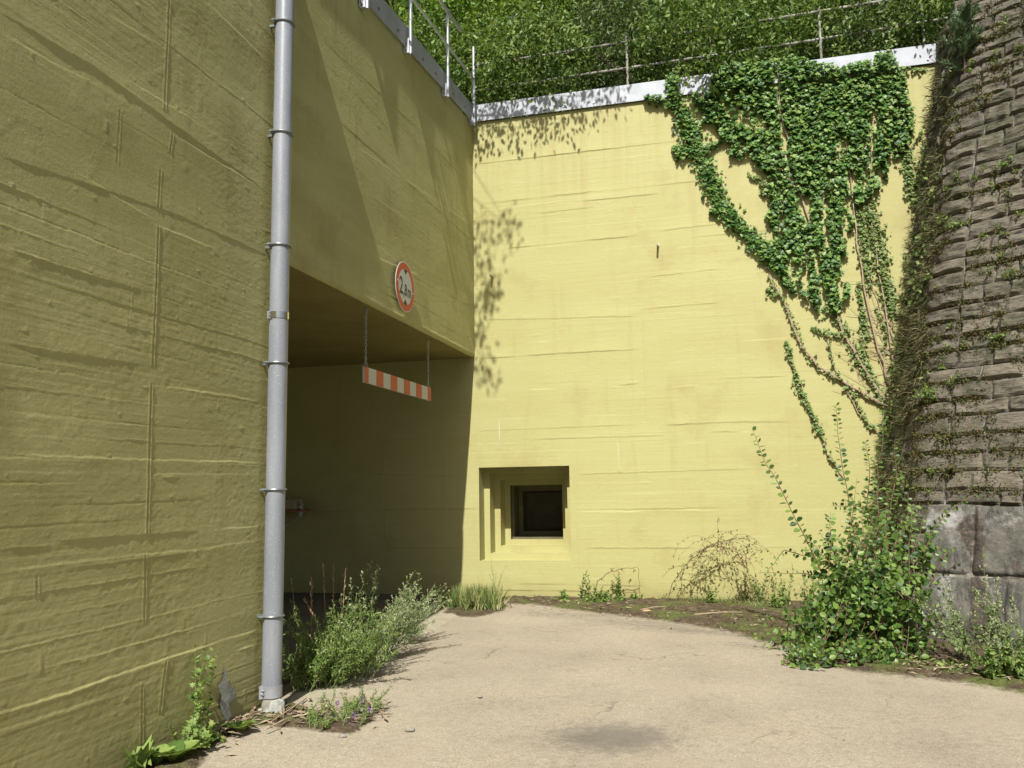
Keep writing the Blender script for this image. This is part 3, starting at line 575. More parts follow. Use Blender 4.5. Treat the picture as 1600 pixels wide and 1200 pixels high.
for path,w0,w1,dn in [([(1404,110),(1413,170),(1412,230),(1424,285),(1430,325)],22,20,.13),([(1352,300),(1362,345),(1370,390),(1382,440),(1393,490)],30,20,.15),([(1335,300),(1345,350),(1352,410),(1358,450)],20,14,.09),
   ([(1178,275),(1200,290),(1215,300)],8,16,.1),([(1168,270),(1180,282)],5,8,.1),([(1188,300),(1205,312),(1225,320)],8,16,.12),([(1205,345),(1225,345)],8,12,.1),
   ([(1290,478),(1318,510),(1332,545),(1360,590),(1380,630)],26,12,.075),([(1270,512),(1290,520),(1310,522)],10,18,.09),([(1200,432),(1218,460),(1238,500),(1252,540),(1275,572),(1330,603),(1372,628)],11,6,.06),
   ([(1198,450),(1210,462)],14,14,.09),([(1340,440),(1346,480),(1352,520),(1345,560),(1366,600)],15,14,.07),([(1288,515),(1302,570),(1328,620),(1352,655),(1375,680)],8,6,.04),([(1368,480),(1385,520),(1378,560)],10,8,.05),
   ([(1330,610),(1345,640),(1360,668)],6,5,.05),([(1420,235),(1440,205)],6,5,.1),([(1385,90),(1395,40)],14,7,.12),([(1400,112),(1450,108)],7,7,.09),([(1228,532),(1240,575),(1250,610)],7,12,.12),([(1250,610),(1268,645),(1282,675)],12,10,.12),([(1282,675),(1292,705),(1310,735)],8,8,.05)]:
    a,b=ribbon(path,w0,w1,dn); XS.append(a);YS.append(b)
ivy_leaves('foliage',M['ivy_dry'],iv,np.concatenate(XS),np.concatenate(YS),.026,.058,.05)
def wstem(mb,path,r0,r1,off=.02):
    path=np.array(path,float); q=[]
    for i in range(len(path)-1):
        for t in np.linspace(0,1,5)[:-1]: q.append(path[i]*(1-t)+path[i+1]*t+RNG.normal(size=2)*1.0)
    q.append(path[-1]); q=np.array(q); P=wallpts(q[:,0],q[:,1],off+.008*RNG.random(len(q))); mb.tube(P,list(np.linspace(r0,r1,len(P))),5)
sm=MB()
for path,r in [([(1398,640),(1372,628),(1330,603),(1275,572),(1252,540),(1222,470),(1202,430)],.018),([(1390,640),(1340,560),(1312,510),(1292,440),(1270,360),(1248,300),(1238,240),(1222,190),(1212,110)],.017),
   ([(1392,610),(1378,570),(1352,470),(1340,380),(1330,300),(1320,210),(1318,120)],.012),([(1395,580),(1385,500),(1368,400),(1356,320),(1362,230),(1368,140)],.010),([(1385,690),(1340,645),(1302,570),(1290,520)],.008),
   ([(1320,745),(1292,705),(1268,645),(1245,590),(1228,535)],.007),([(1248,300),(1210,262),(1150,200),(1095,150)],.010),([(1398,560),(1370,540),(1345,500)],.006),([(1396,530),(1370,470),(1345,400)],.006),([(1430,330),(1420,240),(1408,120)],.007)]:
    wstem(sm,path,r*1.15,r*.5,.045 if r>.009 else .02)
for i in range(26):
    y=RNG.uniform(460,640); x=np.interp(y,[460,640],[1400,1378]); wstem(sm,[(x,y),(x-RNG.uniform(10,50),y-RNG.uniform(-20,35)),(x-RNG.uniform(30,80),y-RNG.uniform(5,60))],.004,.002)
sm.build('stem',M['ivystem'],iv,True)
p0=at(1240,455,1,DY)
iv2=empty('ivy',(p0[0],DY,p0[2]),label='narrow slanting ivy strand crossing the yellow wall on the left of the big ivy',cat='ivy')
XS=[];YS=[]
for path,w0,w1,dn in [([(1052,118),(1050,148),(1062,172),(1078,205),(1092,238),(1104,265),(1116,298),(1128,325),(1150,350),(1172,370),(1196,392),(1218,425)],22,24,.20),([(1008,154),(1030,158),(1058,168)],12,16,.17),([(1053,232),(1075,240),(1095,245)],14,24,.2),
   ([(1095,238),(1115,228),(1128,220)],18,7,.17),([(1110,332),(1128,330),(1145,338)],11,18,.18),([(1055,232),(1060,250)],10,8,.12),([(1218,425),(1240,455)],16,10,.14)]:
    a,b=ribbon(path,w0,w1,dn); XS.append(a);YS.append(b)
ivy_leaves('foliage',M['ivy'],iv2,np.concatenate(XS),np.concatenate(YS),.045,.08,.07)
sm=MB(); wstem(sm,[(1245,460),(1196,392),(1128,325),(1104,265),(1078,205),(1050,148),(1052,112)],.009,.004); sm.build('stem',M['ivystem'],iv2,True)
# ------------------------------------------------------------------ stone retaining wall
CX,CYY,BX,BY=1.75,9.75,.20,.19; DF=np.array([.82,-.572])
def spos(s,z,r=.22):
    s=np.asarray(s,float); z=np.asarray(z,float)
    C=np.stack([CX+BX*z,CYY+BY*z],-1)
    def edge(t): 
        return np.where((t<0)[...,None],C+np.stack([0*t,-t],-1),C+t[...,None]*DF)
    a=edge(s); t=np.clip((s+r)/(2*r),0,1)[...,None]
    A=C+np.array([0,1.])*r; B=C+DF*r; q=(1-t)**2*A+2*t*(1-t)*C+t**2*B
    xy=np.where((np.abs(s)<r)[...,None],q,a)
    n1=unit(np.array([-1,0,BX])); n2=unit(np.array([-.572,-.82,.27])); nn=unit(n1*(1-t)+n2*t)
    return np.concatenate([xy,z[...,None]],-1),nn
sw=empty('stone_wall',(CX,CYY,0),label='dark leaning retaining wall of rough stone blocks with mossy joints on the right',cat='wall')
ss=np.concatenate([np.arange(-3.4,-.3,.15),np.arange(-.3,.3,.03),np.arange(.3,8.2,.15),np.arange(8.5,40,1.)]); zz=np.linspace(-.05,7.9,60)
S_,Z_=np.meshgrid(ss,zz); P,Nn=spos(S_,Z_); P=P-Nn*.03
n=len(ss); i,j=np.meshgrid(np.arange(n-1),np.arange(59)); a=j*n+i
link(npmesh('mortar_core',P.reshape(-1,3),np.stack([a,a+1,a+1+n,a+n],-1).reshape(-1,4),True),'mortar_core',M['joint'],sw)
VV=[];QQ=[];base=0; z=0.0; ci=0; JZ=[0]
rs=np.random.default_rng(5)
while z<7.62:
    h=rs.uniform(.14,.215) if ci>0 else .3
    if abs(z-1.16)<.12: h=1.40-z
    s=-3.35+rs.uniform(0,.2)
    while s<11:
        l=rs.uniform(.22,.55)*(1 if s<5 else 1.6); 
        if s<0<s+l and s+l<.25: l=.3-s if s>-.4 else l
        jt=rs.uniform(.006,.014); s0,s1=s+jt/2,s+l-jt/2; z0,z1=z+rs.uniform(.003,.009),z+h-rs.uniform(.003,.009)
        if z0<1.36 and s0>.12: s+=l; continue
        na=max(9,int(l/.03)); nb=8 if h<.3 else 10
        a_=np.linspace(s0,s1,na); b_=np.linspace(z0,z1,nb); A,B=np.meshgrid(a_,b_)
        A=A+.030*vn(A*9,B*9,ci); B=B+.022*vn(A*6,B*6+50,ci)
        ea=np.minimum(a_-s0,s1-a_)[None,:]/.012; eb=np.minimum(b_-z0,z1-b_)[:,None]/.018
        edge=np.clip(np.minimum(np.minimum(ea,eb),1),0,1)
        if z0<2.2: amp=.5
        else: amp=.95
        out=-.020+edge**.5*(.022+amp*.045*(fbm(A*6,B*13,ci*3+int(s*10),4))+rs.uniform(-.012,.018)*amp+.012*amp)
        # flat ends reach back into the joint
        P,Nn=spos(A,B); P=P+Nn*out[...,None]
        VV.append(P.reshape(-1,3)); i,j=np.meshgrid(np.arange(na-1),np.arange(nb-1)); q=j*na+i+base
        QQ.append(np.stack([q,q+1,q+1+na,q+na],-1).reshape(-1,4)); base+=na*nb; s+=l
    z+=h; ci+=1; JZ.append(z)
ztopst=z
link(npmesh('stones',np.concatenate(VV),np.concatenate(QQ),False),'stones',M['stone'],sw)
# concrete plinth at its foot
ss=np.concatenate([np.arange(.10,3.5,.02),np.arange(3.5,11,.05)]); zz=np.arange(-.05,1.375,.02); S_,Z_=np.meshgrid(ss,zz); P,Nn=spos(S_,Z_)
hh=.012+.045*fbm(S_*2,Z_*2.6,71,6)-.06*np.exp(-((Z_-.68-.02*vn(S_*5,S_*0,3))/.022)**2)-.02*np.exp(-((Z_-1.12)/.01)**2)*(vn(S_*2,S_*0,9)>0)
for sj,zj0,zj1 in ((.62,.68,1.38),(.95,0,.68),(1.35,.68,1.38),(1.9,.68,1.38),(2.9,0,.68)): hh=hh-.045*np.exp(-((S_-sj-.03*vn(Z_*5,S_*0,int(sj*10)))/.025)**2)*((Z_>zj0)&(Z_<zj1))
hh=np.where(S_<.14,-.03,hh)
P=P+Nn*hh[...,None]; n=len(ss); i,j=np.meshgrid(np.arange(n-1),np.arange(len(zz)-1)); a=j*n+i
pq=proj(P.reshape(-1,3)); 
def bl(cx,cy,rx,ry): return np.exp(-((pq[:,0]-cx)/rx)**2-((pq[:,1]-cy)/ry)**2)
wr=np.clip(bl(1527,915,13,80)+.8*bl(1516,830,26,34)+.7*bl(1535,990,22,50)+.8*bl(1462,985,24,60)+.5*bl(1585,890,18,60),0,1); lm=np.clip(.8*bl(1487,812,36,20)+.55*bl(1450,815,12,24)+.55*bl(1572,812,34,18)+.5*bl(1475,900,14,70)+.4*bl(1560,920,14,60)+.35*bl(1480,960,22,40),0,1)
pme=npmesh('plinth',P.reshape(-1,3),np.stack([a,a+1,a+1+n,a+n],-1).reshape(-1,4),True)
for nm_,ar_ in (('wear',wr),('lime',lm)):
    q_=pme.attributes.new(nm_,'FLOAT','POINT'); q_.data.foreach_set('value',ar_.astype(np.float32))
link(pme,'plinth',M['base'],sw)
# coping
cp=MB(); s=-3.3
while s<8:
    l=rs.uniform(.6,1.0); a0,a1=s+.008,s+l-.008
    if a0<0<a1: a1=-.01 if a0<-.2 else a1; l=a1-s+.008
    A0,_=spos(np.array([a0,a1]),np.array([ztopst,ztopst]),.02); nrm=np.array([-1,0,0]) if a1<=0 else np.array([-.572,-.82,0])
    top=.16; 
    f0=A0+nrm*.06; bk=A0-nrm*.55
    P=[f0[0],f0[1],bk[1],bk[0]]; cp.add([tuple(p) for p in P]+[tuple(p+np.array([0,0,top+rs.uniform(-.015,.015)])) for p in P],[(0,3,2,1),(4,5,6,7),(0,1,5,4),(1,2,6,5),(2,3,7,6),(3,0,4,7)])
    s+=l if l>.05 else .1
cp.build('coping',M['stone'],sw,bevel=.012)
# body behind the stone skin so that it is solid from any side
# ------------------------------------------------------------------ plants on the stone wall
def tuft_arrays(P,Nn,n,sz,up=.5,spread=.7):
    k=len(P); PP=np.repeat(P,n,0)+RNG.normal(size=(k*n,3))*.02; NN=np.repeat(Nn,n,0)
    D=NN*.7+RNG.normal(size=(k*n,3))*spread+np.array([0,0,up]); return PP,D,rnd(k*n),RNG.uniform(.5,1,k*n)*sz
# dense dry growth on the return face next to the yellow wall
k=1500; s=-RNG.random(k)*2.7-.12; z=RNG.uniform(.2,7.8,k); keep=vn(s*2.2,z*1.8,91)+vn(s*6,z*6,92)*.5>-.32+.3*(s>-.8); s,z=s[keep],z[keep]
P,Nn=spos(s,z); P=P+Nn*.02
sd1=empty('wall_growth',(CX,11.4,0),label='dry grass, creeper and moss covering the return of the stone wall beside the yellow wall',cat='creeper',kind='stuff')
a=tuft_arrays(P,Nn,9,.17,-.55,.55); leaves('dry_grass',M['drymoss'],sd1,'blade',*a)
k=2600; s=-RNG.random(k)*2.7-.05; z=RNG.uniform(.3,7.8,k); keep=vn(s*1.8,z*1.5,95)>.0; s,z=s[keep],z[keep]; P,Nn=spos(s,z); n=len(P)
P=P+Nn*(.03+.08*RNG.random(n))[:,None]; leaves('creeper_leaves',M['ivy_dry'],sd1,'ivy',P,RNG.normal(size=(n,3))*.6+np.array([-.4,0,-.6]),Nn+RNG.normal(size=(n,3))*.5,RNG.uniform(.03,.07,n))
# moss in the joints of the front
k=13000; s=RNG.uniform(-.2,3.2,k); z=1.4+RNG.random(k)**.85*6.2
keep=(vn(s*1.6,z*4.5,61)+.45*vn(s*7,z*9,62)> .05)|((z<2.35)&(z>1.55)&(vn(s*3,z*5,63)>-.05)); s,z=s[keep],z[keep]
z=np.where(RNG.random(len(z))<.7,np.array(JZ)[np.abs(np.array(JZ)[None]-z[:,None]).argmin(1)]+RNG.normal(size=len(z))*.012,z); P,Nn=spos(s,z); P=P+Nn*.015
ms=empty('wall_moss',(CX,CYY,0),label='moss cushions and little herbs growing along the joints of the stone wall',cat='moss',kind='stuff')
a=tuft_arrays(P,Nn,7,.035,.3,.8); leaves('moss',M['moss'],ms,'oval',*a)
k=520; s=RNG.uniform(-.2,3.0,k); z=RNG.uniform(1.5,7.5,k); keep=vn(s*1.2,z*2.2,64)+.05*(z-4)>0; P,Nn=spos(s[keep],z[keep]); P=P+Nn*.02
a=tuft_arrays(P,Nn,16,.09,-.05,.6); leaves('herbs',M['drymoss'],ms,'blade',*a)
a=tuft_arrays(P[::2],Nn[::2],14,.06,.2,.8); leaves('herb_leaves',M['weed'],ms,'oval',*a)
# individual wall weeds
def stempt(px,py): 
    # march along the sight line until it meets the stone face
    d=ray(px,py); best=None
    for t in np.arange(5,16,.01):
        p=CAM+d*t/np.linalg.norm(d)
        q,nn=spos(np.array([0.]),np.array([p[2]])); c=q[0]
        # inside test
        if p[0]>c[0]+max(0,0) and ((p[0]-c[0])*.572+(p[1]-c[1])*.82)>0: return p,t
    return p,t
def weed(name,label,cat,base,stems,leafkind,leafmat,ls,per,stemmat=None,group=None,up=(0,0,1),spread=.35,length=(.3,.5),bend=(0,0,-.3),lsp=.9,jit=.25,start=.12,r=.003,droop=0):
    o=empty(name,tuple(base),label=label,cat=cat,group=group); sm=MB(); P=[];D=[];Nn=[];S=[]
    for k in range(stems):
        d=np.array(up)+RNG.normal(size=3)*np.array([spread,spread,spread*.4]); Ls=RNG.uniform(*length)
        C=curve(np.array(base)+RNG.normal(size=3)*np.array([.03,.03,0]),d,Ls,7,bend,jit); sm.tube(C,list(np.linspace(r,r*.4,len(C))),4)
        t=start+(1-start)*RNG.random(per); p,tn=along(C,t); side=unit(np.cross(tn,rnd(per)))
        P.append(p);D.append(side*lsp+tn*.5+np.array([0,0,-droop]));Nn.append(tn*.6+np.array([0,-.15,.6])+RNG.normal(size=(per,3))*.35);S.append(ls*RNG.uniform(.55,1.1,per)*(1.15-.6*t))
    leaves('foliage',leafmat,o,leafkind,np.concatenate(P),np.concatenate(D),np.concatenate(Nn),np.concatenate(S))
    sm.build('stem',stemmat or M['greenstem'],o,True); return o
for i,(px,py,lab,sz) in enumerate([(1455,620,'leafy green herb rooted at the bend of the stone wall, halfway up',.22),(1490,735,'low pale green herb on the stone wall two courses above the plinth',.16),(1560,530,'brown mossy cushion plant in a joint of the stone wall at mid height',.14),
     (1480,690,'bushy brownish herb low on the stone wall near its corner',.2),(1580,260,'herb tuft high on the stone wall at the right edge of the photo',.2),(1550,160,'green herb near the top of the stone wall below the pine seedling',.2),(1500,355,'grassy green tuft on the stone wall in the upper third',.18)]):
    p,t=stempt(px,py); weed('wall_herb',lab,'weed',p+np.array([-.02,-.02,0]),14,'oval',M['weed' if i%2==0 else 'moss'],.045,14,up=(-.35,-.5,.5),spread=.5,length=(sz*.5,sz),group='herbs rooted in the stone wall',bend=(0,0,-.6))
# pine seedling at the top corner
p,t=stempt(1508,122)
pn=empty('pine_seedling',tuple(p),label='small blue-green pine seedling growing from the top corner of the stone wall',cat='conifer'); sm=MB(); P=[];D=[];S=[]
C=curve(p,(-.05,-.25,1),.85,8,(0,0,.6),.1); sm.tube(C,list(np.linspace(.014,.004,9)),5)
br=[(C,220,.35)]
for k in range(26):
    q,tn=along(C,[RNG.uniform(.08,.9)]); a_=RNG.uniform(0,6.28); c2=curve(q[0],(math.cos(a_),math.sin(a_),.55),RNG.uniform(.16,.36)*(1.2-.6*(q[0][2]-p[2])/.85),5,(0,0,.6),.2); sm.tube(c2,list(np.linspace(.006,.002,6)),4); br.append((c2,130,0.1))
for c2,n_,st in br:
    t_=st+(1-st)*RNG.random(n_); q,tn=along(c2,t_); P.append(q); D.append(tn*.9+rnd(n_)*.75); S.append(RNG.uniform(.05,.09,n_))
P=np.concatenate(P); leaves('needles',M['pine'],pn,'narrow',P,np.concatenate(D),rnd(len(P)),np.concatenate(S)); sm.build('trunk',M['bark'],pn,True)
# ------------------------------------------------------------------ railings
def cyl(mb,a,b,r,n=10): mb.tube([a,b],r,n); return mb
rl=empty('railing',(XL+.085,10,7.3),label='grey steel tube railing bolted to the fascia above the passage wall',cat='railing')
XP=-3.65
for (fy,fz) in ((8.06,7.03),(9.40,7.20),(10.90,7.33),(12.22,7.47)):
    b=MB(); b.tube([(XP,fy,fz),(XP,fy,fz+1.35)],.022,12); b.build('post',M['galv'],rl,True)
    b=MB(); b.obox((XP-.045,fy-.02,fz+.11),(.03,0,0),(0,.006,0),(0,0,.10)).obox((XP-.072,fy,fz+.11),(.006,0,0),(0,.06,0),(0,0,.10)); b.disc((XP-.06,fy-.05,fz+.15),(1,0,0),(0,0,1),.014,.02,8).disc((XP-.06,fy-.05,fz+.06),(1,0,0),(0,0,1),.014,.02,8); b.build('bracket',M['galv'],rl,bevel=.003)
def zr(y,h): return float(np.interp(y,[5.9,9.4,10.9,12.3],[6.98,7.20,7.33,7.47]))+h
b=MB(); b.tube([(XP,YE+.1,zr(YE,1.33)),(XP,9.4,zr(9.4,1.33)),(XP,10.9,zr(10.9,1.33)),(XP,11.55,zr(11.55,1.33))],.024,12); b.build('handrail',M['steel'],rl,True)
b=MB(); b.tube([(XP,YE+.1,zr(YE,.80)),(XP,9.4,zr(9.4,.80)),(XP,10.9,zr(10.9,.80)),(XP,12.22,zr(12.22,.80))],.018,12); b.build('mid_rail',M['steel'],rl,True)
YR=12.85
rr=empty('railing',(0,YR,7.85),label='weathered two-rail railing standing behind the white fascia of the sunlit wall',cat='railing')
for px in (738,978,1281,1443):
    p=at(px,60,1,YR); b=MB(); b.tube([(p[0],YR,7.8),(p[0]+.01,YR,8.98)],.020,8); b.build('post',M['oldpaint'],rr,True)
A,B=at(738,105,1,YR),at(1640,-40,1,YR)
def railpts(pp): return [at(x,y,1,YR) for x,y in pp]
b=MB(); b.tube(railpts([(738,103),(850,86),(975,66),(1180,34),(1369,3),(1500,-18)]),.020,8); b.build('handrail',M['oldpaint'],rr,True)
b=MB(); b.tube(railpts([(738,142),(860,124),(1000,103),(1250,66),(1494,26),(1600,8)]),.018,8); b.build('knee_rail',M['oldpaint'],rr,True)
# ------------------------------------------------------------------ downpipe
dp=empty('downpipe',(-3.37,5.8,0),label='tall pale grey drain pipe clamped to the end of the near yellow wall',cat='pipe')
px_,py_=-3.37,5.8
def pr_y(ypx):  # height on the pipe axis for a photo row
    zs_=np.linspace(-.2,7.2,600); q=proj(np.stack([zs_*0+px_,zs_*0+py_,zs_],-1)); return float(np.interp(-ypx,-q[:,1],zs_))
b=MB(); b.tube([(px_,py_,pr_y(1088)),(px_,py_,2.4),(px_,py_,5.6),(px_,py_,ZT+.1)],.0745,40,True); b.build('pipe',M['pipe'],dp,True)
b=MB(); b.tube([(px_,py_,0),(px_,py_,pr_y(1086))],.071,32); b.build('pipe_foot',M['pvcdirt'],dp,True)
for yp in (38,210,385,568,765,962):
    z=pr_y(yp); b=MB()
    n=40; ring=[(px_+.080*math.cos(2*math.pi*k/n),py_+.080*math.sin(2*math.pi*k/n),z) for k in range(n+1)]
    b.tube(ring,.0085,8,False); b.box((px_-.135,py_-.012,z-.010),(px_-.078,py_+.012,z+.010)); b.obox((px_-.052,py_-.075,z),(.014,.010,0),(-.004,.006,0),(0,0,.013)); b.tube([(px_-.075,py_-.088,z),(px_-.03,py_-.088,z)],.006,8)
    b.build('pipe_clip',M['clip'],dp,True)
for yp,hh,mm in ((494,.055,'shiny'),(1079,.085,'galv')):
    z=pr_y(yp); b=MB(); n=48; V=[]
    for r_,zz_ in ((.0755,z-hh/2),(.0785,z-hh/2),(.0785,z+hh/2),(.0755,z+hh/2)): V+=[(px_+r_*math.cos(2*math.pi*k/n),py_+r_*math.sin(2*math.pi*k/n),zz_) for k in range(n)]
    b.add(V,[(i*n+k,i*n+(k+1)%n,(i+1)*n+(k+1)%n,(i+1)*n+k) for i in range(3) for k in range(n)])
    b.tube([(px_-.058,py_-.070,z-.012),(px_-.015,py_-.087,z-.012)],.008,8).tube([(px_-.058,py_-.070,z+.014),(px_-.015,py_-.087,z+.014)],.006,8).obox((px_-.045,py_-.074,z),(.012,.008,0),(-.003,.005,0),(0,0,hh*.55))
    b.build('band_clamp',M[mm],dp,True)
def lump(name,mat,parent,c,r,sd=0,n=24):
    V=[];Fc=[]
    for i in range(n//2+1):
        th=math.pi*i/(n//2)
        for j in range(n):
            ph=2*math.pi*j/n; d=Vector((math.sin(th)*math.cos(ph),math.sin(th)*math.sin(ph),math.cos(th))); k=1+.28*mnoise.noise(d*1.7+Vector((sd,0,0)))+.1*mnoise.noise(d*5+Vector((0,sd,0)))
            V.append((c[0]+r[0]*d.x*k,c[1]+r[1]*d.y*k,c[2]+r[2]*d.z*k))
    for i in range(n//2):
        for j in range(n): Fc.append((i*n+j,(i+1)*n+j,(i+1)*n+(j+1)%n,i*n+(j+1)%n))
    b=MB(); b.add(V,Fc); return b.build(name,mat,parent,True)
b=MB(); ring=[]
lump('mortar_collar',M['mortar'],dp,(px_+.065,py_-.03,.045),(.062,.062,.075),2)
lump('mortar_collar',M['mortar'],dp,(px_+.0,py_-.0,.015),(.10,.10,.035),6)
# ------------------------------------------------------------------ height sign
sy,sz_=9.325,4.12; R0=.315; X0=-3.695
sg=empty('height_limit_sign',(X0,sy,sz_),label='round red-rimmed 2,8m height limit sign on the wall above the passage',cat='sign')
def dsc(name,mat,r,x,t=.002): b=MB(); b.disc((x,sy,sz_),(1,0,0),(0,0,1),r,t,64); return b.build(name,mat,sg,True)
dsc('plate',M['white'],R0,X0-.003,.005); dsc('red_ring',M['red'],R0*.955,X0+.0022,.001); dsc('face',M['signwhite'],R0*.70,X0+.0034,.001)
def tri(sgn):
    b=MB(); zt=sz_+sgn*R0*.69; h=R0*.20; wdt=.062
    a_=[(X0+.0046,sy-wdt,zt-sgn*.006),(X0+.0046,sy+wdt,zt-sgn*.006),(X0+.0046,sy,zt-sgn*h)]
    mid=(X0+.0046,sy,zt+sgn*.004)
    b.add(a_+[mid],[(0,2,1,3)] if sgn>0 else [(0,3,1,2)]); b.build('black_triangle',M['black'],sg)
tri(1);tri(-1)
def text(s,size,y,z,sxx=1,name='lettering'):
    cu=bpy.data.curves.new('t','FONT'); cu.body=s; cu.size=size; cu.extrude=.0008; cu.offset=.002
    t=bpy.data.objects.new('t',cu); COL.objects.link(t); bpy.context.view_layer.update()
    me=bpy.data.meshes.new_from_object(t.evaluated_get(bpy.context.evaluated_depsgraph_get())); bpy.data.objects.remove(t)
    n=len(me.vertices); co=np.zeros(n*3,np.float32); me.vertices.foreach_get('co',co); co=co.reshape(-1,3)
    # text x -> world +Y ... seen from +X the reading direction is +Y
    W=np.stack([X0+.0052+co[:,2],y+co[:,0]*sxx,z+co[:,1]],-1).astype(np.float32); me.vertices.foreach_set('co',W.ravel()); me.update(); me.materials.clear()
    return link(me,name,M['black'],sg)
text('2',.30,sy-.205,sz_-.105,.82); text(',',.24,sy-.075,sz_-.105,.8); text('8',.205,sy-.035,sz_-.105,.8); text('m',.21,sy+.066,sz_-.105,.72)
for q in (-1,1):
    b=MB(); b.tube([(XL-.01,sy,sz_+.14*q),(X0-.002,sy,sz_+.14*q)],.012,8); b.build('fixing',M['bolt'],sg,True)
    b=MB(); b.disc((X0+.004,sy+q*.255,sz_-q*.03),(1,0,0),(0,0,1),.009,.004,10); b.build('rivet',M['white'],sg,True)
# ------------------------------------------------------------------ hanging height bar
XB=-3.83; ya,yb=8.42,10.58; zb0,zb1=2.835,3.015
hb=empty('height_bar',(XB,9.5,2.92),label='red and white striped clearance bar hanging on chains from the passage ceiling',cat='barrier')
b=MB(); b.box((XB-.014,ya,zb0),(XB+.014,yb,zb1)); b.build('board',M['signwhite'],hb,bevel=.002)
edges=[0,.055,.175,.30,.415,.515,.615,.71,.80,.885,.965,1.0]
cols=[1,0,1,0,1,0,1,0,1,0,1]
fr=[(193-172),(232-172),(313-172),(385-172),(460-172),(528-172),(597-172),(660-172),(722-172),(781-172),(843-172),(877-172)]
# stripe borders measured in perspective, brought back onto the board
bz=[]
for k_ in [193,232,313,385,460,528,597,660,722,781,843,877]:
    x=540+k_*.15; y=460+(770+(k_-172)*.30)*.15; bz.append(at(x,y,0,XB+.014)[1])
bz=np.array(bz); bz=ya+(bz-bz[0])/(bz[-1]-bz[0])*(yb-ya)
for k in range(0,11,2):
    b=MB(); b.box((XB+.0145,bz[k]+(.001 if k==0 else 0),zb0+.001),(XB+.0155,bz[k+1]-(.001 if k==10 else 0),zb1-.001)); b.build('red_stripe',M['red'],hb)
def chain(y):
    b=MB(); z=ZC-.02; i=0
    b.tube([(XB,y,ZC),(XB,y,ZC-.04)],.008,8)
    z0=zb1+.02; n_=int((ZC-.03-z0)/.036); 
    for i in range(n_):
        zc=ZC-.045-i*(ZC-.045-z0)/(n_-1) ; an=math.pi/2*(i%2)+.2
        big=i<2 or i>=n_-2
        a_,h_=(.013,.023) if not big else (.020,.042)
        pts=[(XB+math.cos(an)*a_*math.cos(t),y+math.sin(an)*a_*math.cos(t),zc+h_*math.sin(t)) for t in np.linspace(0,2*math.pi,13)]
        b.tube(pts,.0038,5,False)
    b.build('chain',M['chain'],hb,True)
chain(8.47); chain(10.5)
# ------------------------------------------------------------------ box on bracket deep in the passage
q=at(457,795,1,12.1)
bo=empty('bracket_box',tuple(q),label='cream box on a reddish shelf bracket in the dark passage beside the pipe',cat='box')
def qq(x,y,dy=0): return at(x,y,1,12.1+dy)
a_=qq(436,780);c_=qq(467,796); 
b=MB(); b.add([(a_[0],12.0,c_[2]),(c_[0],12.0,c_[2]),(c_[0],12.3,c_[2]),(a_[0],12.3,c_[2]),(a_[0]+.0,12.02,a_[2]),(c_[0]-.03,12.02,a_[2]),(c_[0]-.03,12.28,a_[2]),(a_[0],12.28,a_[2])],[(0,3,2,1),(4,5,6,7),(0,1,5,4),(1,2,6,5),(2,3,7,6),(3,0,4,7)]); b.build('housing',M['cream'],bo,bevel=.01)
e_=qq(474,797); b=MB(); b.box((a_[0]-.2,11.98,c_[2]-.035),(e_[0],12.36,c_[2]-.006)); b.build('shelf',M['redbrown'],bo,bevel=.004)
b=MB(); b.box((e_[0]-.05,12.1,e_[2]-.12),(e_[0]-.02,12.14,e_[2]+.09)); b.tube([qq(468,783),qq(472,790),qq(473,802)],.012,8).disc((e_[0]-.03,12.08,e_[2]+.05),(0,-1,0),(0,0,1),.03,.02,10).disc((e_[0]-.03,12.08,e_[2]-.05),(0,-1,0),(0,0,1),.03,.02,10); b.build('bracket',M['galv'],bo,True)
b=MB(); c0=qq(447,806); b.tube([(c0[0]+.05*math.cos(t),11.95,c0[2]+.075*math.sin(t)) for t in np.linspace(0,2*math.pi,17)],.014,6,False).tube([(c0[0]+.02*math.cos(t),11.96,c0[2]+.045*math.sin(t)) for t in np.linspace(0,2*math.pi,13)],.010,6,False); b.build('cable_loop',M['hose'],bo,True)
b=MB(); b.tube([qq(440,771),qq(456,780),qq(470,787)],.004,5); b.build('stay_wire',M['steel'],bo,True); b=MB(); b.tube([qq(471,800),qq(466,808),qq(458,815),qq(447,822),qq(438,824)],.012,6); b.build('hanging_chain',M['steel'],bo,True); b=MB(); b.tube([(a_[0]-.1,12.3,c_[2]-.02),(a_[0]-.1,DY,c_[2]-.02)],.03,8); b.build('wall_arm',M['steel'],bo,True); b=MB(); b.tube([(a_[0]+.15,12.3,c_[2]-.02),(a_[0]+.15,DY,c_[2]-.02)],.02,8); b.build('wall_arm',M['steel'],bo,True)
# ------------------------------------------------------------------ ground plants
def gp(x,y,z=0): p=at(x,y,2,z); return p
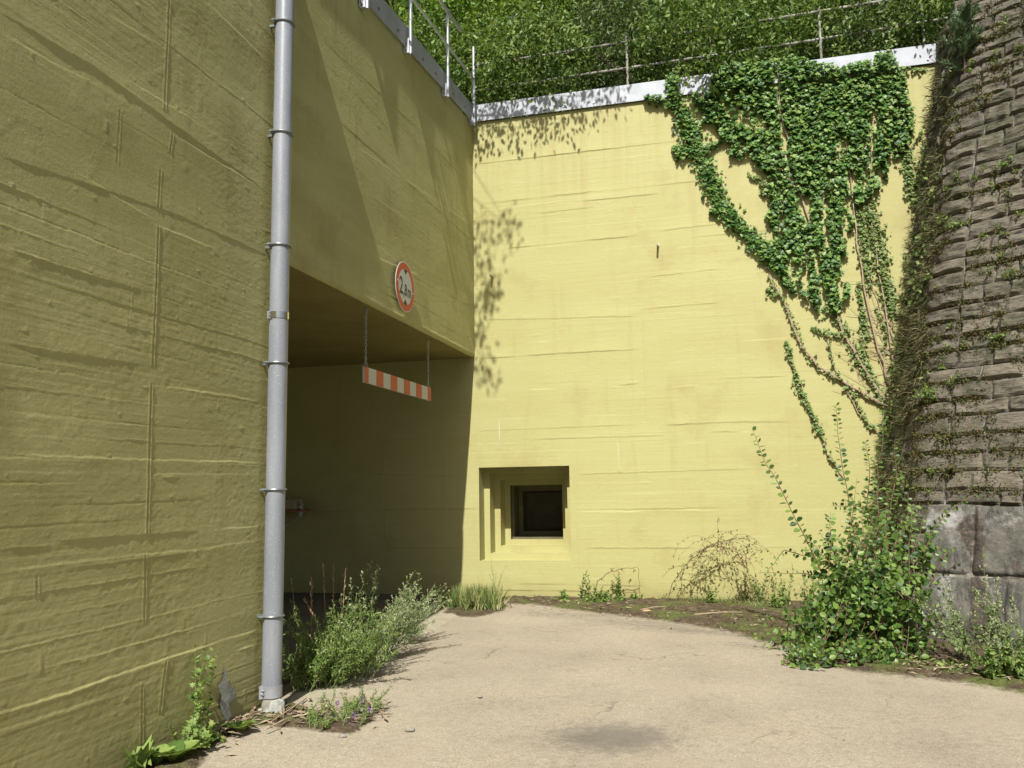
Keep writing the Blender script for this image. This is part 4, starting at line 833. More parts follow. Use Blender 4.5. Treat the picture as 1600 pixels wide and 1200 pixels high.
# big mugwort by the pipe
def mugwort(base_pts,label,nst,hr,lean,leafm,tipm,seed,lf=.045,sprd=.35,side=11,tipfrac=.35,name='mugwort',group=None):
    c=np.mean([gp(*q) for q in base_pts],0); o=empty(name,tuple(c),label=label,cat='weed',group=group); sm=MB(); P=[];D=[];Nn=[];S=[];P2=[];D2=[];N2=[];S2=[]
    for k in range(nst):
        q=base_pts[k%len(base_pts)]; b0=gp(*q)+np.array([RNG.normal()*.06,RNG.normal()*.06,0.]); b0[2]=.01
        h=RNG.uniform(*hr); ln=np.array(lean(k)) if callable(lean) else np.array(lean)
        d=np.array([ln[0]+RNG.normal()*sprd,ln[1]+RNG.normal()*sprd,1.]); C=curve(b0,d,h,9,(ln[0]*.4,ln[1]*.4,-.15),.18); sm.tube(C,list(np.linspace(.0045,.0015,10)),4)
        for s_ in range(side):
            t=.12+.86*(s_+RNG.random())/side; p,tn=along(C,[t]); L2=h*RNG.uniform(.12,.30)*(1.15-t); dd=unit(tn[0]*.7+unit(np.cross(tn[0],rnd(1)[0]))*.8)
            c2=curve(p[0],dd,L2,4,(0,0,.25),.15); sm.tube(c2,[.0018]*5,3); m_=int(8+L2*60)
            tt_=RNG.random(m_); pp_,t2=along(c2,tt_); dd2=t2*.6+rnd(m_)*.8; nn=rnd(m_)*.6+np.array([0,-.3,.7]); tip=(t>1-tipfrac)&(RNG.random()<.8)
            (P2 if tip else P).append(pp_);(D2 if tip else D).append(dd2);(N2 if tip else Nn).append(nn);(S2 if tip else S).append(RNG.uniform(.4,1,m_)*lf*(.45 if tip else 1))
        m_=26; tt_=.2+.8*RNG.random(m_); pp_,t2=along(C,tt_); P.append(pp_);D.append(t2*.3+rnd(m_));Nn.append(rnd(m_)*.5+np.array([0,0,.7]));S.append(RNG.uniform(.5,1.2,m_)*lf*(1.2-.7*tt_))
    leaves('foliage',leafm,o,'narrow' if lf<.05 else 'oval',np.concatenate(P),np.concatenate(D),np.concatenate(Nn),np.concatenate(S))
    if P2: leaves('blossom',tipm,o,'oval',np.concatenate(P2),np.concatenate(D2),np.concatenate(N2),np.concatenate(S2))
    sm.build('stem',M['greenstem'],o,True); return o
mugwort([(500,1078),(530,1072),(560,1062),(480,1080),(520,1060)],'bushy green weed clump at the foot of the drain pipe',92,(.30,.80),(.10,.0),M['weed'],M['mug_tip'],1,.049,.36,12,.10,'bushy_weed')
mugwort([(560,1050),(600,1028),(630,1008),(590,1035)],'grey-green mugwort leaning right across the passage threshold',40,(.45,.92),lambda k:(.45,.35),M['mugwort'],M['mug_tip'],2,.045,.22,15,.55)
mugwort([(575,1010),(545,1020)],'upright mugwort with pale spikes in front of the dark passage',6,(.75,1.0),(.02,.0),M['mugwort'],M['mug_tip'],3,.05,.10,16,.5)
mugwort([(1545,1045),(1600,1050),(1520,1040),(1580,1062)],'pale mugwort in front of the stained plinth at the right edge',15,(.5,1.05),(-.18,0),M['mugwort'],M['mug_tip'],4,.05,.20,14,.5)
mugwort([(1590,1062),(1610,1066),(1560,1062)],'low dark green weed at the foot of the plinth at the right edge',20,(.15,.36),(0,-.1),M['weed'],M['mug_tip'],5,.05,.4,9,.0,'bushy_weed')
# dry grass stalks
for k,(x0,y0,x1,y1) in enumerate([(475,1070,455,905),(490,1070,487,900),(505,1060,505,885),(525,1055,521,880),(530,1055,540,890),(540,1070,460,960),(545,1068,475,935)]):
    A_=gp(x0,y0); B_p=at(x1,y1,1,A_[1]); o=empty('grass_stalk',tuple(A_),label=['thin drooping dry stalk nearest the pipe','tall dry seed-headed grass stalk second from the pipe','straight tallest reddish dry stalk in the weed clump','dry stalk right of the tallest reddish one','forked dry stalk at the right of the stalk group','dry stalk leaning far left towards the pipe','dry stalk leaning left below the upright ones'][k],cat='grass',group='dry grass stalks in the weed clump by the pipe')
    mid=(A_+B_p)/2+RNG.normal(size=3)*.015; C=np.array([A_,(A_+mid)/2,mid,(mid+B_p)/2,B_p]); sm=MB(); sm.tube(C,[.0035,.003,.0028,.0022,.001],4); sm.build('stem',M['dry'],o)
    n_=34; tt_=.68+.32*RNG.random(n_); pp_,tn=along(C,tt_); leaves('seed_head',M['dry'],o,'narrow',pp_,tn+rnd(n_)*.45,rnd(n_),RNG.uniform(.02,.045,n_))
# vetch with violet flowers
vt=mugwort([(500,1140),(530,1135),(560,1118),(520,1125),(545,1125),(575,1112)],'low vetch mat with violet flowers on the pavement before the weed clump',34,(.10,.24),(.0,-.1),M['weed'],M['mug_tip'],6,.028,.7,8,0,'vetch')
n_=46; cc=[gp(500,1138,.12),gp(577,1108,.16),gp(565,1092,.14),gp(528,1100,.12)]; 
for c in cc[1:]+[gp(552,1120,.12)]:
    P=np.array(c)+RNG.normal(size=(16,3))*np.array([.004,.004,.009]); leaves('flower',M['flower'],vt,'oval',P,rnd(16),rnd(16),.02)
# grass tufts
def grass(px,lab,n_,h,spr=.10,mat='grass',name='grass_tuft',lean=(0,0)):
    c=gp(*px); 
    P=c+np.stack([RNG.normal(size=n_)*spr,RNG.normal(size=n_)*spr*.6,0*np.arange(n_)],-1); P[:,2]=.0
    D=np.stack([RNG.normal(size=n_)*.45+lean[0],RNG.normal(size=n_)*.45+lean[1],np.ones(n_)],-1)
    Nn=np.stack([D[:,0]*-1+RNG.normal(size=n_)*.5,D[:,1]*-1+RNG.normal(size=n_)*.5,.3+0*P[:,0]],-1)
    o=empty(name,tuple(c),label=lab,cat='grass'); leaves('blades',M[mat],o,'blade',P,D,Nn,RNG.uniform(.5,1.1,n_)*h); return o
grass((742,952),'dense green grass tuft at the corner of the sunlit wall and the passage',900,.34,.17)
w_=weed('tall_weed','thin seeding weed rising from the grass tuft below the square opening','weed',gp(775,940),5,'narrow',M['mugwort'],.05,26,up=(.02,0,1),spread=.1,length=(.4,.65),group=None)
# small leafy weeds along the wall foot
for i,(x,y,h,lab) in enumerate([(882,938,.16,'low leafy weed at the wall foot just right of the square opening'),(915,938,.50,'upright leafy weed second along the sunlit wall foot'),(938,940,.30,'small bushy weed third along the sunlit wall foot'),(963,938,.46,'upright dark green weed fourth along the sunlit wall foot'),(990,936,.42,'narrow leafy weed fifth along the sunlit wall foot')]):
    weed('leafy_weed',lab,'weed',gp(x,y),3 if h>.35 else 9,'oval',M['weed'],.065,34,up=(0,-.05,1),spread=.12 if h>.35 else .5,length=(h*.6,h),group='leafy weeds along the foot of the sunlit wall',start=.03)
    weed('leafy_weed','spreading low leaves '+['beside the leafy weed nearest the square opening','at the foot of the second wall-foot weed','under the small bushy third wall-foot weed','at the foot of the fourth, dark wall-foot weed','at the foot of the fifth, narrow wall-foot weed'][i],'weed',gp(x+3,y+3),8,'round',M['weed'],.06,9,up=(0,-.2,.6),spread=.6,length=(.08,.16),group='leafy weeds along the foot of the sunlit wall',start=.1)
def bramble(path,lab,side,depth_y,leafm,n_,drop,r=.006,name='bramble',ls=.04):
    C=np.array([at(x,y,1,depth_y) for x,y in path]); o=empty(name,tuple(C[0]),label=lab,cat='plant'); sm=MB()
    CC=np.array([ (C[i]*(1-t)+C[i+1]*t)+RNG.normal(size=3)*.006 for i in range(len(C)-1) for t in np.linspace(0,1,5)[:-1]]+[C[-1]]); sm.tube(CC,list(np.linspace(r,r*.35,len(CC))),5); P=[];D=[]
    for k in range(side):
        t=.15+.85*(k+RNG.random())/side; p,tn=along(CC,[t]); c2=curve(p[0],tn[0]*.6+np.array([RNG.normal()*.4,RNG.normal()*.5,RNG.normal()*.3+.1]),RNG.uniform(*drop),7,(0.05,0,-1.7),.35); sm.tube(c2,list(np.linspace(r*.4,r*.15,8)),4)
        tt_=RNG.random(n_); pp,t2=along(c2,tt_); P.append(pp);D.append(t2*.4+rnd(n_)*.8)
    P=np.concatenate(P);D=np.concatenate(D); k=P[:,2]>.02; P=P[k];D=D[k]; n2=len(P)
    leaves('foliage',leafm,o,'oval',P,D,rnd(n2)*.7+np.array([0,-.4,.4]),RNG.uniform(.5,1.1,n2)*ls); sm.build('stem',M['redstem'],o,True); return o
M['driedgreen']=leaf_mat('withered_leaf',[(.10,.13,.04),(.17,.19,.06),(.24,.18,.09),(.30,.22,.13)],.25)
bramble([(1040,938),(1055,905),(1075,878),(1100,858),(1130,845),(1158,842)],'arching dry bramble with withered leaves against the sunlit wall',26,12.1,M['driedgreen'],14,(.25,.75))
bramble([(1180,940),(1165,890),(1150,860),(1115,850),(1090,862)],'second withered bramble drooping behind the arching one',26,12.0,M['driedgreen'],18,(.3,.8))
bramble([(925,936),(935,908),(950,895),(975,888),(998,886),(1000,915)],'single bare bramble runner arching over the small weeds',5,12.1,M['driedgreen'],6,(.05,.2),.007)
for i,(x,y,h,lab) in enumerate([(1190,942,.55,'leafy green weed between the brambles and the big shrub'),(1225,945,.62,'tall green weed just left of the big shrub'),(1160,942,.4,'low weed at the foot of the withered bramble'),(1262,948,.5,'weed partly behind the left side of the big shrub'),(1110,944,.3,'low green weed beneath the middle of the arching bramble'),(1215,952,.28,'small spreading weed in front of the tall one left of the big shrub')]):
    weed('leafy_weed',lab,'weed',gp(x,y),11,'oval',M['weed' if i!=2 else 'driedgreen'],.06,20,up=(0,0,1),spread=.35,length=(h*.5,h),group='leafy weeds along the foot of the sunlit wall',start=.1)
# ground cover along the strip
def cover(name,poly,n_,kind,mat,sz,seed,label,thr=-.05,upv=.8):
    poly=np.array(poly,float); lo=poly.min(0);hi=poly.max(0); x=RNG.uniform(lo[0],hi[0],n_*3); y=RNG.uniform(lo[1],hi[1],n_*3); k=inpoly(x,y,poly); x,y=x[k][:n_],y[k][:n_]
    P=np.array([gp(a,b) for a,b in zip(x,y)]); kk=vn(P[:,0]*2.4,P[:,1]*2.4,seed)>thr; P=P[kk]; n2=len(P); P[:,2]=.02
    D=np.stack([RNG.normal(size=n2)*.7,RNG.normal(size=n2)*.7,upv+0*P[:,0]],-1); o=leaves(name,M[mat],None,kind,P,D,rnd(n2)*.5+np.array([0,0,.8]),RNG.uniform(.4,1,n2)*sz); tag(o,label=label,cat='ground cover',kind='stuff'); return o
cover('grass_cover',[(1020,925),(1250,925),(1260,945),(1200,952),(1120,945),(1030,940)],2600,'blade','grass',.10,3,'short yellow-green grass at the foot of the sunlit wall',-.2)
cover('moss_cover',[(800,935),(1240,945),(1420,1030),(1620,1030),(1620,1075),(1440,1058),(1310,1040),(1180,995),(1040,970),(880,952)],9000,'oval','moss',.028,8,'moss and tiny leaves on the dark soil strip',.0,.4)
cover('creeping_cover',[(1190,960),(1420,1030),(1600,1045),(1600,1062),(1420,1050),(1300,1035),(1200,990)],1500,'round','weed',.05,12,'low creeping weeds round the foot of the big shrub',.0,.5)
cover('wall_foot_moss',[(880,928),(1300,928),(1300,938),(880,938)],1500,'blade','grass',.05,18,'thin fringe of moss and grass where the sunlit wall meets the soil',-.1)
# big shrub
sh=empty('shrub',tuple(gp(1360,1030)),label='big round-leaved green shrub with long shoots at the corner of the stone wall',cat='shrub'); sm=MB(); P=[];D=[];Nn=[];S=[]
def shoot(pts,n_,ls,r=.009,wob=.02,first=.1):
    C=np.array(pts,float); CC=np.array([C[i]*(1-t)+C[i+1]*t+RNG.normal(size=3)*wob*.4 for i in range(len(C)-1) for t in np.linspace(0,1,4)[:-1]]+[C[-1]])
    sm.tube(CC,list(np.linspace(r,r*.25,len(CC))),5)
    t=np.clip(first+(1-first)*(np.arange(n_)+RNG.random(n_)*.6)/n_,0,.999); p,tn=along(CC,t); sd_=np.where(np.arange(n_)%2==0,1,-1)[:,None]
    lat=unit(np.cross(tn,np.array([0,1.,0]))+RNG.normal(size=(n_,3))*.35); d=lat*sd_*.9+tn*.35+np.array([0,-.2,-.1])
    P.append(p+d*.008);D.append(d);Nn.append(np.array([0,-.5,.7])+RNG.normal(size=(n_,3))*.35);S.append(ls*RNG.uniform(.65,1.1,n_)*(1.12-.55*t))
    return CC
def pxs(lst,yd): return [at(x,y,1,yd+k*0) for k,(x,y) in enumerate(lst)]
longs=[([(1320,1010),(1300,935),(1270,860),(1232,790),(1200,725),(1176,672)],9.6,60,.095),([(1350,1000),(1345,900),(1332,820),(1318,740),(1309,680),(1306,632)],9.8,60,.085),([(1370,960),(1378,860),(1372,780),(1376,700),(1380,640)],9.7,60,.085),
 ([(1400,990),(1420,900),(1450,840),(1480,800),(1525,772)],9.0,46,.07),([(1350,1000),(1320,905),(1290,870),(1258,840)],9.6,36,.09),([(1400,1000),(1385,880),(1362,820),(1350,760)],9.5,40,.08),([(1330,1000),(1290,900),(1250,895),(1185,895)],9.8,26,.06),
 ([(1430,1000),(1440,900),(1450,850),(1462,820)],9.0,34,.07),([(1310,960),(1270,870),(1225,860),(1200,890)],9.9,24,.06),([(1380,900),(1370,820),(1340,790),(1300,790)],9.6,30,.08),([(1430,960),(1470,880),(1490,855)],8.9,22,.06),
 ([(1380,880),(1390,800),(1400,740),(1398,690)],9.9,40,.07),([(1365,880),(1355,800),(1360,730),(1352,690)],9.9,44,.075)]
for lst,yd,n_,ls in longs: shoot([at(x,y,1,yd) for x,y in lst],n_,ls)
ctr=gp(1360,1022)
for k in range(150):
    a_=RNG.uniform(0,6.283); rr_=RNG.random()**.6; tgt=np.array([RNG.uniform(1225,1465),0]); 
    px=RNG.triangular(1192,1360,1492); lowy=1035; topy=np.interp(px,[1192,1250,1320,1400,1455,1492],[985,930,880,850,880,955]); py=RNG.uniform(topy,lowy)
    yd=RNG.uniform(8.3,9.35); e_=at(px,py,1,yd)
    if e_[2]<.05: e_[2]=.05+RNG.random()*.1
    b0=gp(RNG.uniform(1270,1445),RNG.uniform(1008,1036)); b0[2]=0.
    mid=(b0*.45+e_*.55)+np.array([0,0,.15]); shoot([b0,mid,e_],int(RNG.uniform(14,24)),RNG.uniform(.065,.12),.004,.03,RNG.uniform(.02,.4))
for k in range(58):
    px=RNG.uniform(1225,1475); b0=at(RNG.uniform(1290,1440),RNG.uniform(930,1000),1,RNG.uniform(8.6,9.2)); e_=at(px,np.interp(px,[1225,1340,1400,1475],[880,740,730,830])+RNG.uniform(0,120),1,RNG.uniform(8.7,9.5)); shoot([b0,b0*.4+e_*.6+np.array([0,0,.05]),e_],int(RNG.uniform(12,26)),RNG.uniform(.05,.09),.005,.03,.15)
for k in range(150):
    b0=gp(RNG.triangular(1205,1340,1470),RNG.uniform(1008,1044)); b0[2]=0; e_=b0+np.array([RNG.normal()*.14,RNG.normal()*.12-.05,RNG.uniform(.08,.32)]); shoot([b0,(b0+e_)/2,e_],8,RNG.uniform(.05,.08),.003,.02,.05)
leaves('foliage',M['shrub'],sh,'round',np.concatenate(P),np.concatenate(D),np.concatenate(Nn),np.concatenate(S)); sm.build('stem',M['redstem'],sh,True)
# near-wall weeds
c=gp(316,1168)
weed('tall_weed','tall slender flowering weed against the foot of the near wall','weed',c,4,'lobed',M['weed'],.075,46,up=(0.02,0.02,1),spread=.09,length=(.55,.88),start=.02,bend=(0,0,.1))
weed('tall_weed','leafy undergrowth round the slender weed at the near wall','weed',c+np.array([.02,-.04,0]),12,'lobed',M['weed'],.085,10,up=(0,0,.8),spread=.5,length=(.12,.30),start=.1)
def rosette(px,lab,ls,n_,kind='oval',up=.5,name='broadleaf_weed'):
    c=gp(*px); a_=np.linspace(0,2*math.pi,n_,endpoint=False)+RNG.normal(size=n_)*.2; D=np.stack([np.cos(a_),np.sin(a_),up+RNG.random(n_)*.5],-1); Nn=np.stack([-np.cos(a_)*.5,-np.sin(a_)*.5,1+0*a_],-1)
    o=empty(name,tuple(c),label=lab,cat='weed'); leaves('foliage',M['weed'],o,kind,np.tile(c,(n_,1))+np.array([0,0,.01]),D,Nn,RNG.uniform(.7,1.1,n_)*ls); return o
rosette((268,1196),'broad-leaved plantain at the foot of the near wall, bottom left',.19,9,'broad',.7)
rosette((245,1200),'dark round-leaved weed behind the plantain, bottom left',.15,7,'broad',1.1)
rosette((375,1148),'small bright green rosette by the foot of the near wall close to the pipe',.15,11,'broad',.8)
rosette((215,1210),'small upright weed left of the plantain',.2,7,'lobed',1.6)
# debris
n_=420; pts=[gp(RNG.uniform(300,560),0) for _ in range(0)]
xy=np.stack([RNG.uniform(340,600,n_),RNG.normal(size=n_)*9],-1); yb_=np.interp(xy[:,0],[300,400,450,600],[1180,1122,1122,1108])+xy[:,1]
P=np.array([gp(a,b) for a,b in zip(xy[:,0],yb_)]); P[:,2]=.03+.012*RNG.random(n_); D=RNG.normal(size=(n_,3))*np.array([1,1,.12])
tag(leaves('dry_litter',M['debris'],None,'narrow',P,D,np.array([0,0,1.])+rnd(n_)*.3,RNG.uniform(.03,.13,n_)),label='dry twigs and leaf litter gathered round the foot of the drain pipe',cat='litter',kind='stuff')
for (x0,y0,x1,y1,lab) in [(478,1100,420,1140,'long curved dead twig beside the foot of the drain pipe'),(415,1150,450,1132,'short dead twig on the pavement edge below the pipe'),(1002,958,1040,953,'pale stick lying on the dark soil strip'),(1085,966,1160,962,'long thin stick lying on the soil before the brambles')]:
    A_,B_p=gp(x0,y0),gp(x1,y1); A_[2]=B_p[2]=.045; b=MB(); m_=(A_+B_p)/2+np.array([.02,.03,.01]); b.tube([A_,m_,B_p],[.007,.006,.003],6); o=b.build('twig',M['ivystem'],None,True); tag(o,lab,'twig','loose twigs on the ground')
for (x,y,r_,lab) in [(640,1140,.035,'small dark stone on the pale pavement'),(535,1150,.03,'pebble at the edge of the vetch mat'),(750,1088,.02,'tiny dark pebble in the middle of the pavement')]:
    c=gp(x,y,.012); lo_=lump('pebble',M['pebble'],None,c,(r_,r_*.8,r_*.45),x); tag(lo_,lab,'stone','loose pebbles on the pavement')
c=gp(1003,955,.04); o=leaves('fallen_leaf',M['leafbrown'],None,'oval',[c],[(1,.3,.05)],[(0,-.3,1)],.13); tag(o,'single orange-brown fallen leaf on the dark soil strip','leaf')
xs_=RNG.uniform(560,1600,900); ys_=RNG.uniform(965,1200,900); P=np.array([gp(a,b) for a,b in zip(xs_,ys_)]); kk=(vn(P[:,0]*1.1,P[:,1]*1.1,7)+.4*vn(P[:,0]*5,P[:,1]*5,9)>.05)&(P[:,1]<9.6); P=P[kk]; P[:,2]=.016; n_=len(P)
tag(leaves('grit',M['debris'],None,'oval',P,RNG.normal(size=(n_,3))*np.array([1,1,.1]),np.array([0,0,1.])+rnd(n_)*.4,RNG.uniform(.006,.022,n_)),label='scattered grit and leaf crumbs on the pale pavement',cat='litter',kind='stuff')
n_=900; xs_=RNG.uniform(800,1620,n_); ys_=np.interp(xs_,[800,1050,1250,1430,1620],[940,955,985,1042,1055])+RNG.normal(size=n_)*9; P=np.array([gp(a,b) for a,b in zip(xs_,ys_)]); P[:,2]=.035+.01*RNG.random(n_)
tag(leaves('soil_litter',M['debris'],None,'narrow',P,RNG.normal(size=(n_,3))*np.array([1,1,.15]),np.array([0,0,1.])+rnd(n_)*.4,RNG.uniform(.015,.10,n_)),label='dry twigs and leaf crumbs on the dark soil strip by the sunlit wall',cat='litter',kind='stuff')
# flaked paint patch
b=MB(); cc=np.mean(P_ if False else [at(x,y,0,XW+.016) for x,y in pp],0)
ring=[at(x,y,0,XW+.016) for x,y in pp]; b.add([tuple(p) for p in ring]+[tuple(cc+np.array([.004,0,0]))],[(i,(i+1)%len(ring),len(ring)) for i in range(len(ring))])
b.build('bare_patch',M['mortar'],nw,True)
# ------------------------------------------------------------------ hillside, added sky-blocking slopes and trees
hx=np.concatenate([np.linspace(-90,-14,20),np.arange(-13,16,.6),np.linspace(17,90,20)]); hy=np.concatenate([np.arange(DY+1.2,30,.6),np.linspace(31,80,20)])
X,Y=np.meshgrid(hx,hy); Zh=7.45+.55*(Y-DY-1.2)*np.clip((Y-DY)/4,.3,1)+.5*fbm(X*.25,Y*.25,5,4); Zh=np.where(Y>45,Zh.clip(None,28),Zh)
V=np.stack([X,Y,Zh],-1).reshape(-1,3); n=len(hx); i,j=np.meshgrid(np.arange(n-1),np.arange(len(hy)-1)); a=j*n+i
tag(link(npmesh('hillside',V,np.stack([a,a+1,a+1+n,a+n],-1).reshape(-1,4),True),'hillside',M['soil']),kind='structure')
sg_=np.concatenate([np.arange(1.2,12,.8),np.linspace(13,60,20)]); dg_=np.concatenate([np.arange(0,8,.8),np.linspace(9,60,14)])
S_,D_g=np.meshgrid(sg_,dg_); c_=spos(np.array([0.]),np.array([7.75]))[0][0]
Xh=c_[0]+.82*S_+.572*(D_g+.3); Yh=c_[1]-.572*S_+.82*(D_g+.3); Zh=7.62+.5*D_g+.4*fbm(Xh*.3,Yh*.3,8,4)*np.clip(D_g/2,0,1)
n=len(sg_); i,j=np.meshgrid(np.arange(n-1),np.arange(len(dg_)-1)); a=j*n+i
M['blockergrass']=plain('sky_blocker_grass',(.05,.07,.02),.95,0,2,(.10,.11,.04),.4,20)
tag(link(npmesh('hillside',np.stack([Xh,Yh,Zh],-1).reshape(-1,3),np.stack([a,a+1,a+1+n,a+n],-1).reshape(-1,4),True),'hillside',M['blockergrass']),kind='structure')  # unseen slope added on the right to keep low sky out of the passage
xb_=np.linspace(-80,80,60); yb2=np.concatenate([np.linspace(-9,-30,22),np.linspace(-34,-90,10)])
Xh,Yh=np.meshgrid(xb_,yb2); Zh=np.clip((-9-Yh)*.42,0,13)+.6*fbm(Xh*.2,Yh*.2,15,4)*np.clip((-9-Yh)/4,0,1)-.02
n=len(xb_); i,j=np.meshgrid(np.arange(n-1),np.arange(len(yb2)-1)); a=j*n+i
tag(link(npmesh('hillside',np.stack([Xh,Yh,Zh],-1).reshape(-1,3),np.stack([a,a+n,a+1+n,a+1],-1).reshape(-1,4),True),'hillside',M['blockergrass']),kind='structure')  # unseen slope added behind the camera to block horizon sky
def hz(x,y): return float(7.45+.55*(y-DY-1.2)*max(.3,min(1,(y-DY)/4)))
def tree_meshes(H,W,nl,ls,seed,low=.15,kind='oval'):
    rg=np.random.default_rng(seed); sm=MB(); P=[];D=[]
    C=[np.array([0,0,-.2])]
    for k in range(6): C.append(np.array([rg.normal()*.05*H*(k+1)/6,rg.normal()*.05*H*(k+1)/6,H*.85*(k+1)/6]))
    C=np.array(C); sm.tube(C,list(np.linspace(.045*H**.7,.008,7)),7)
    ncl=int(nl/55)
    for k in range(ncl):
        t=low+(1-low)*rg.random(); a_=rg.uniform(0,6.283); prof=math.sin(math.pi*min(1,max(.08,(t-low*.6)/(1.08-low*.6))))**.6
        r_=W*.5*prof*rg.random()**.45*(1+.25*math.sin(3*a_+seed))
        c=np.array([math.cos(a_)*r_,math.sin(a_)*r_,t*H]); 
        if k%4==0 and H>5:
            z0=max(.05,t*.75); p0,_=along(C,[z0*.98]); sm.tube([p0[0],p0[0]*.5+c*.5+np.array([0,0,-.04*H]),c],[.012*H**.6,.008*H**.6,.003],4)
        m_=55; off=rg.normal(size=(m_,3))*np.array([.22,.22,.15])*(.42+.08*H); P.append(c+off); D.append(off*1.2+rg.normal(size=(m_,3))*.5+np.array([0,0,-.35]))
    P=np.concatenate(P);D=np.concatenate(D); n_=len(P); Nn=rg.normal(size=(n_,3))*.55+np.array([0,-.6,.7])
    Vv,Qq=leaf_arrays(kind,P,D,Nn,rg.uniform(.6,1.15,n_)*ls)
    cm=npmesh('crown',Vv,Qq); tmo=sm; me=bpy.data.meshes.new('trunk'); me.from_pydata(sm.v,[],sm.f); me.polygons.foreach_set('use_smooth',[True]*len(me.polygons)); me.update()
    return cm,me
protos=[]
for H,W,nl,ls,sd_,low,mt_,kd in [(3.0,3.4,15000,.11,1,.02,'hillA','oval'),(2.6,3.0,15000,.10,2,.02,'hillB','oval'),(3.4,3.0,14000,.10,3,.05,'hillC','oval'),(6.5,4.6,18000,.12,4,.2,'hillA','round'),(7.5,5.0,18000,.12,5,.22,'hillB','oval'),(2.2,2.6,13000,.085,6,.0,'hillB','oval')]:
    c,t=tree_meshes(H,W,nl,ls,sd_,low,kd); c.materials.append(M[mt_]); t.materials.append(M['bark']); protos.append((c,t))
def plant(k,x,y,z,s,rz,name,label,cat,group,tilt=(0,0)):
    o=bpy.data.objects.new(name,None); COL.objects.link(o); o.location=(x,y,z); o.rotation_euler=(tilt[0],tilt[1],rz); o.scale=(s,s,s); tag(o,label,cat,group)
    for me,nm in zip(protos[k],('crown','trunk')):
        c=bpy.data.objects.new(nm,me); COL.objects.link(c); c.parent=o
    return o
rowB=[(-6.3,14.3,0,1.0,'bright green bush farthest left behind the passage wall top'),(-4.6,13.9,1,1.05,'dark small-leaved bush behind the inner corner of the two wall tops'),(-3.0,14.0,1,1.0,'bush behind the left end of the white fascia'),(-1.5,14.2,2,.85,'olive bush behind the left half of the white fascia'),
 (.1,13.9,5,1.2,'fresh green bush just left of the ivy top'),(1.4,14.2,1,.95,'bush behind the top of the big ivy'),(2.8,14.1,2,.85,'olive bush behind the right half of the white fascia'),(4.2,14.0,1,1.0,'bush behind the top end of the stone wall'),(5.9,13.8,0,.9,'bright bush above the stone wall at the right'),(-8.3,13.8,2,1.0,'olive bush on the slope beyond the passage wall')]
for i,(x,y,k,s,lab) in enumerate(rowB): plant(k,x,y-(.45 if i%3 else .25),hz(x,y)-.35,s,RNG.uniform(0,6),'bush',lab,'bush','bushes along the foot of the slope')
rowC=[(-7.5,17.0,3,.9,'large-leaved bright tree at the upper left of the slope'),(-5.2,16.5,0,1.25,'tall bright bush in the second row above the passage wall'),(-3.4,17.2,0,1.3,'rounded bright bush in the second row near the corner'),(-1.6,16.8,1,1.5,'dark bush in the second row left of centre'),(.3,17.3,2,1.3,'olive bush in the second row at the centre'),(2.2,16.8,0,1.25,'bright bush in the second row right of centre'),
 (4.3,17.1,1,1.5,'dark bush in the second row at the right'),(6.6,16.6,2,1.3,'olive bush in the second row above the stone wall'),(8.8,16.0,4,.8,'tree at the far right of the second row')]
for i,(x,y,k,s,lab) in enumerate(rowC): plant(k,x,y,hz(x,y)-.4,s,RNG.uniform(0,6),'bush' if k in(0,1,2,5) else 'tree',lab,'bush' if k in(0,1,2,5) else 'tree','bushes in the second row on the slope')
rowD=[(-10,21,4,.9,'dark tree on the far left of the slope top'),(-6.5,22,3,.8,'bright tree upper left with sky showing beside it'),(-2.6,21,4,.85,'dark tree upper left of centre'),(.6,22,3,.95,'bright tree at the top centre of the slope'),(4.0,21,4,1.0,'dark tree at the top right of the slope'),(7.5,21.5,3,1.0,'bright tree at the far upper right'),(11,20,4,1.0,'dark tree beyond the right end of the stone wall')]
for i,(x,y,k,s,lab) in enumerate(rowD): plant(k,x,y,hz(x,y)-.5,s,RNG.uniform(0,6),'tree',lab,'tree','trees on the upper slope')
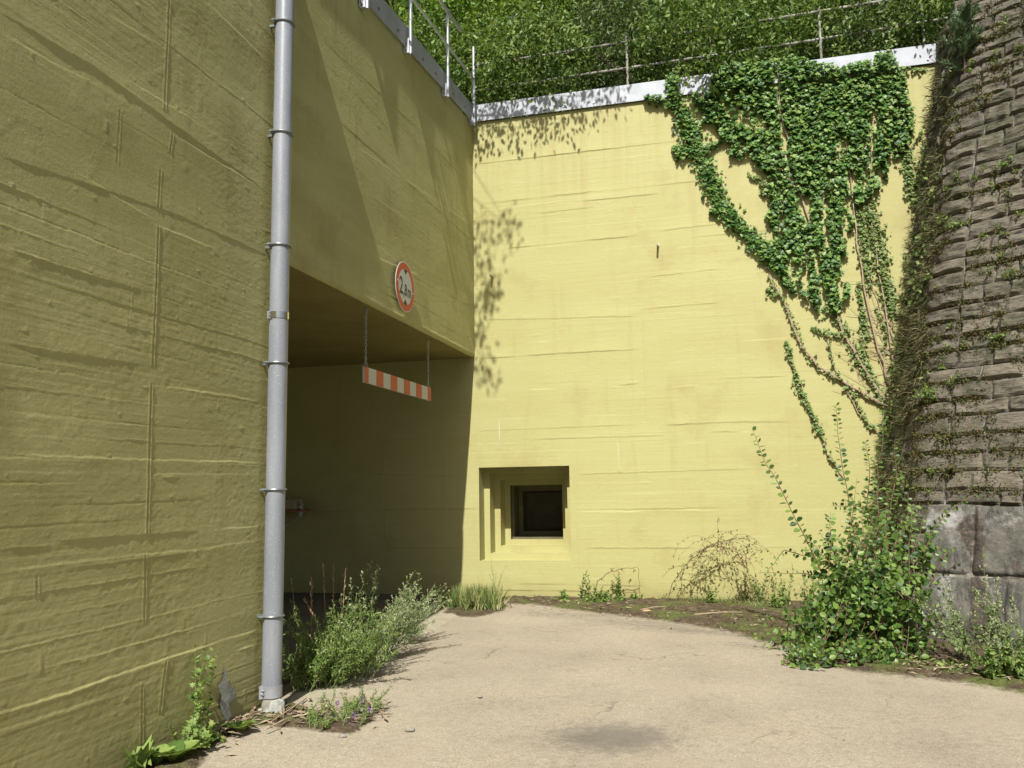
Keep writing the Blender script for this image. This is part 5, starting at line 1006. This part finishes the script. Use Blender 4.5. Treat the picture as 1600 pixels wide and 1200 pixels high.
# tree on the roof of the passage whose branch hangs over the yard (throws the leaf shadows near the corner)
ot=empty('overhanging_tree',(-5.6,10.4,7.3),label='tree on the passage roof with branches hanging out over the inner corner',cat='tree'); sm=MB(); P=[];D=[]
C=curve((-5.6,10.4,7.2),(.05,0,1),4.5,8,(.1,0,.2),.1); sm.tube(C,list(np.linspace(.09,.03,9)),8)
SV=np.array([.094,-1,1.15])
targets=[]
for (x,y,t) in [(760,205,1.9),(790,185,1.9),(820,200,2.0),(850,190,2.0),(800,170,1.9),(880,185,2.0),(905,165,2.0),(760,170,1.9),(930,158,2.1),(855,165,2.1),(960,145,2.1),(745,215,1.8)]:
    targets.append((at(x,y,1,DY)+SV*t,.13,60))
for (x,y,t) in [(755,350,4.6),(765,380,4.7),(757,410,4.7),(765,445,4.8),(758,480,4.8),(790,345,4.6),(800,360,4.6),(755,575,5.2),(765,590,5.2),(775,440,4.7),(750,520,4.9),(770,465,4.8)]:
    targets.append((at(x,y,1,DY)+SV*t,.10,30))
for (y,z,t) in [(11.9,6.0,2.5),(11.6,5.5,2.6),(11.7,4.6,2.8)]:
    targets.append((np.array([XL,y,z])+SV*t*1.0+np.array([.03,0,0]),.12,26))
for q,sp,m_ in targets:
    p,_=along(C,[RNG.uniform(.45,.95)]); midp=p[0]*.5+q*.5+np.array([0,0,.35]); sm.tube([p[0],midp,q],[.02,.01,.003],5)
    off=RNG.normal(size=(m_,3))*sp*np.array([1,1,1.2]); P.append(q+off); D.append(off+RNG.normal(size=(m_,3))*.3+np.array([0,0,-.6]))
for k in range(60):
    a_=RNG.uniform(0,6.28); q=np.array([-5.8+math.cos(a_)*RNG.uniform(.2,1.3),10.4+math.sin(a_)*RNG.uniform(.2,1.6),RNG.uniform(9.5,12.2)]); m_=40
    off=RNG.normal(size=(m_,3))*.22; P.append(q+off); D.append(off+np.array([0,0,-.4])+RNG.normal(size=(m_,3))*.3)
P=np.concatenate(P);D=np.concatenate(D); leaves('crown',M['hillB'],ot,'oval',P,D,RNG.normal(size=(len(P),3)),RNG.uniform(.07,.12,len(P))); sm.build('trunk',M['bark'],ot,True)
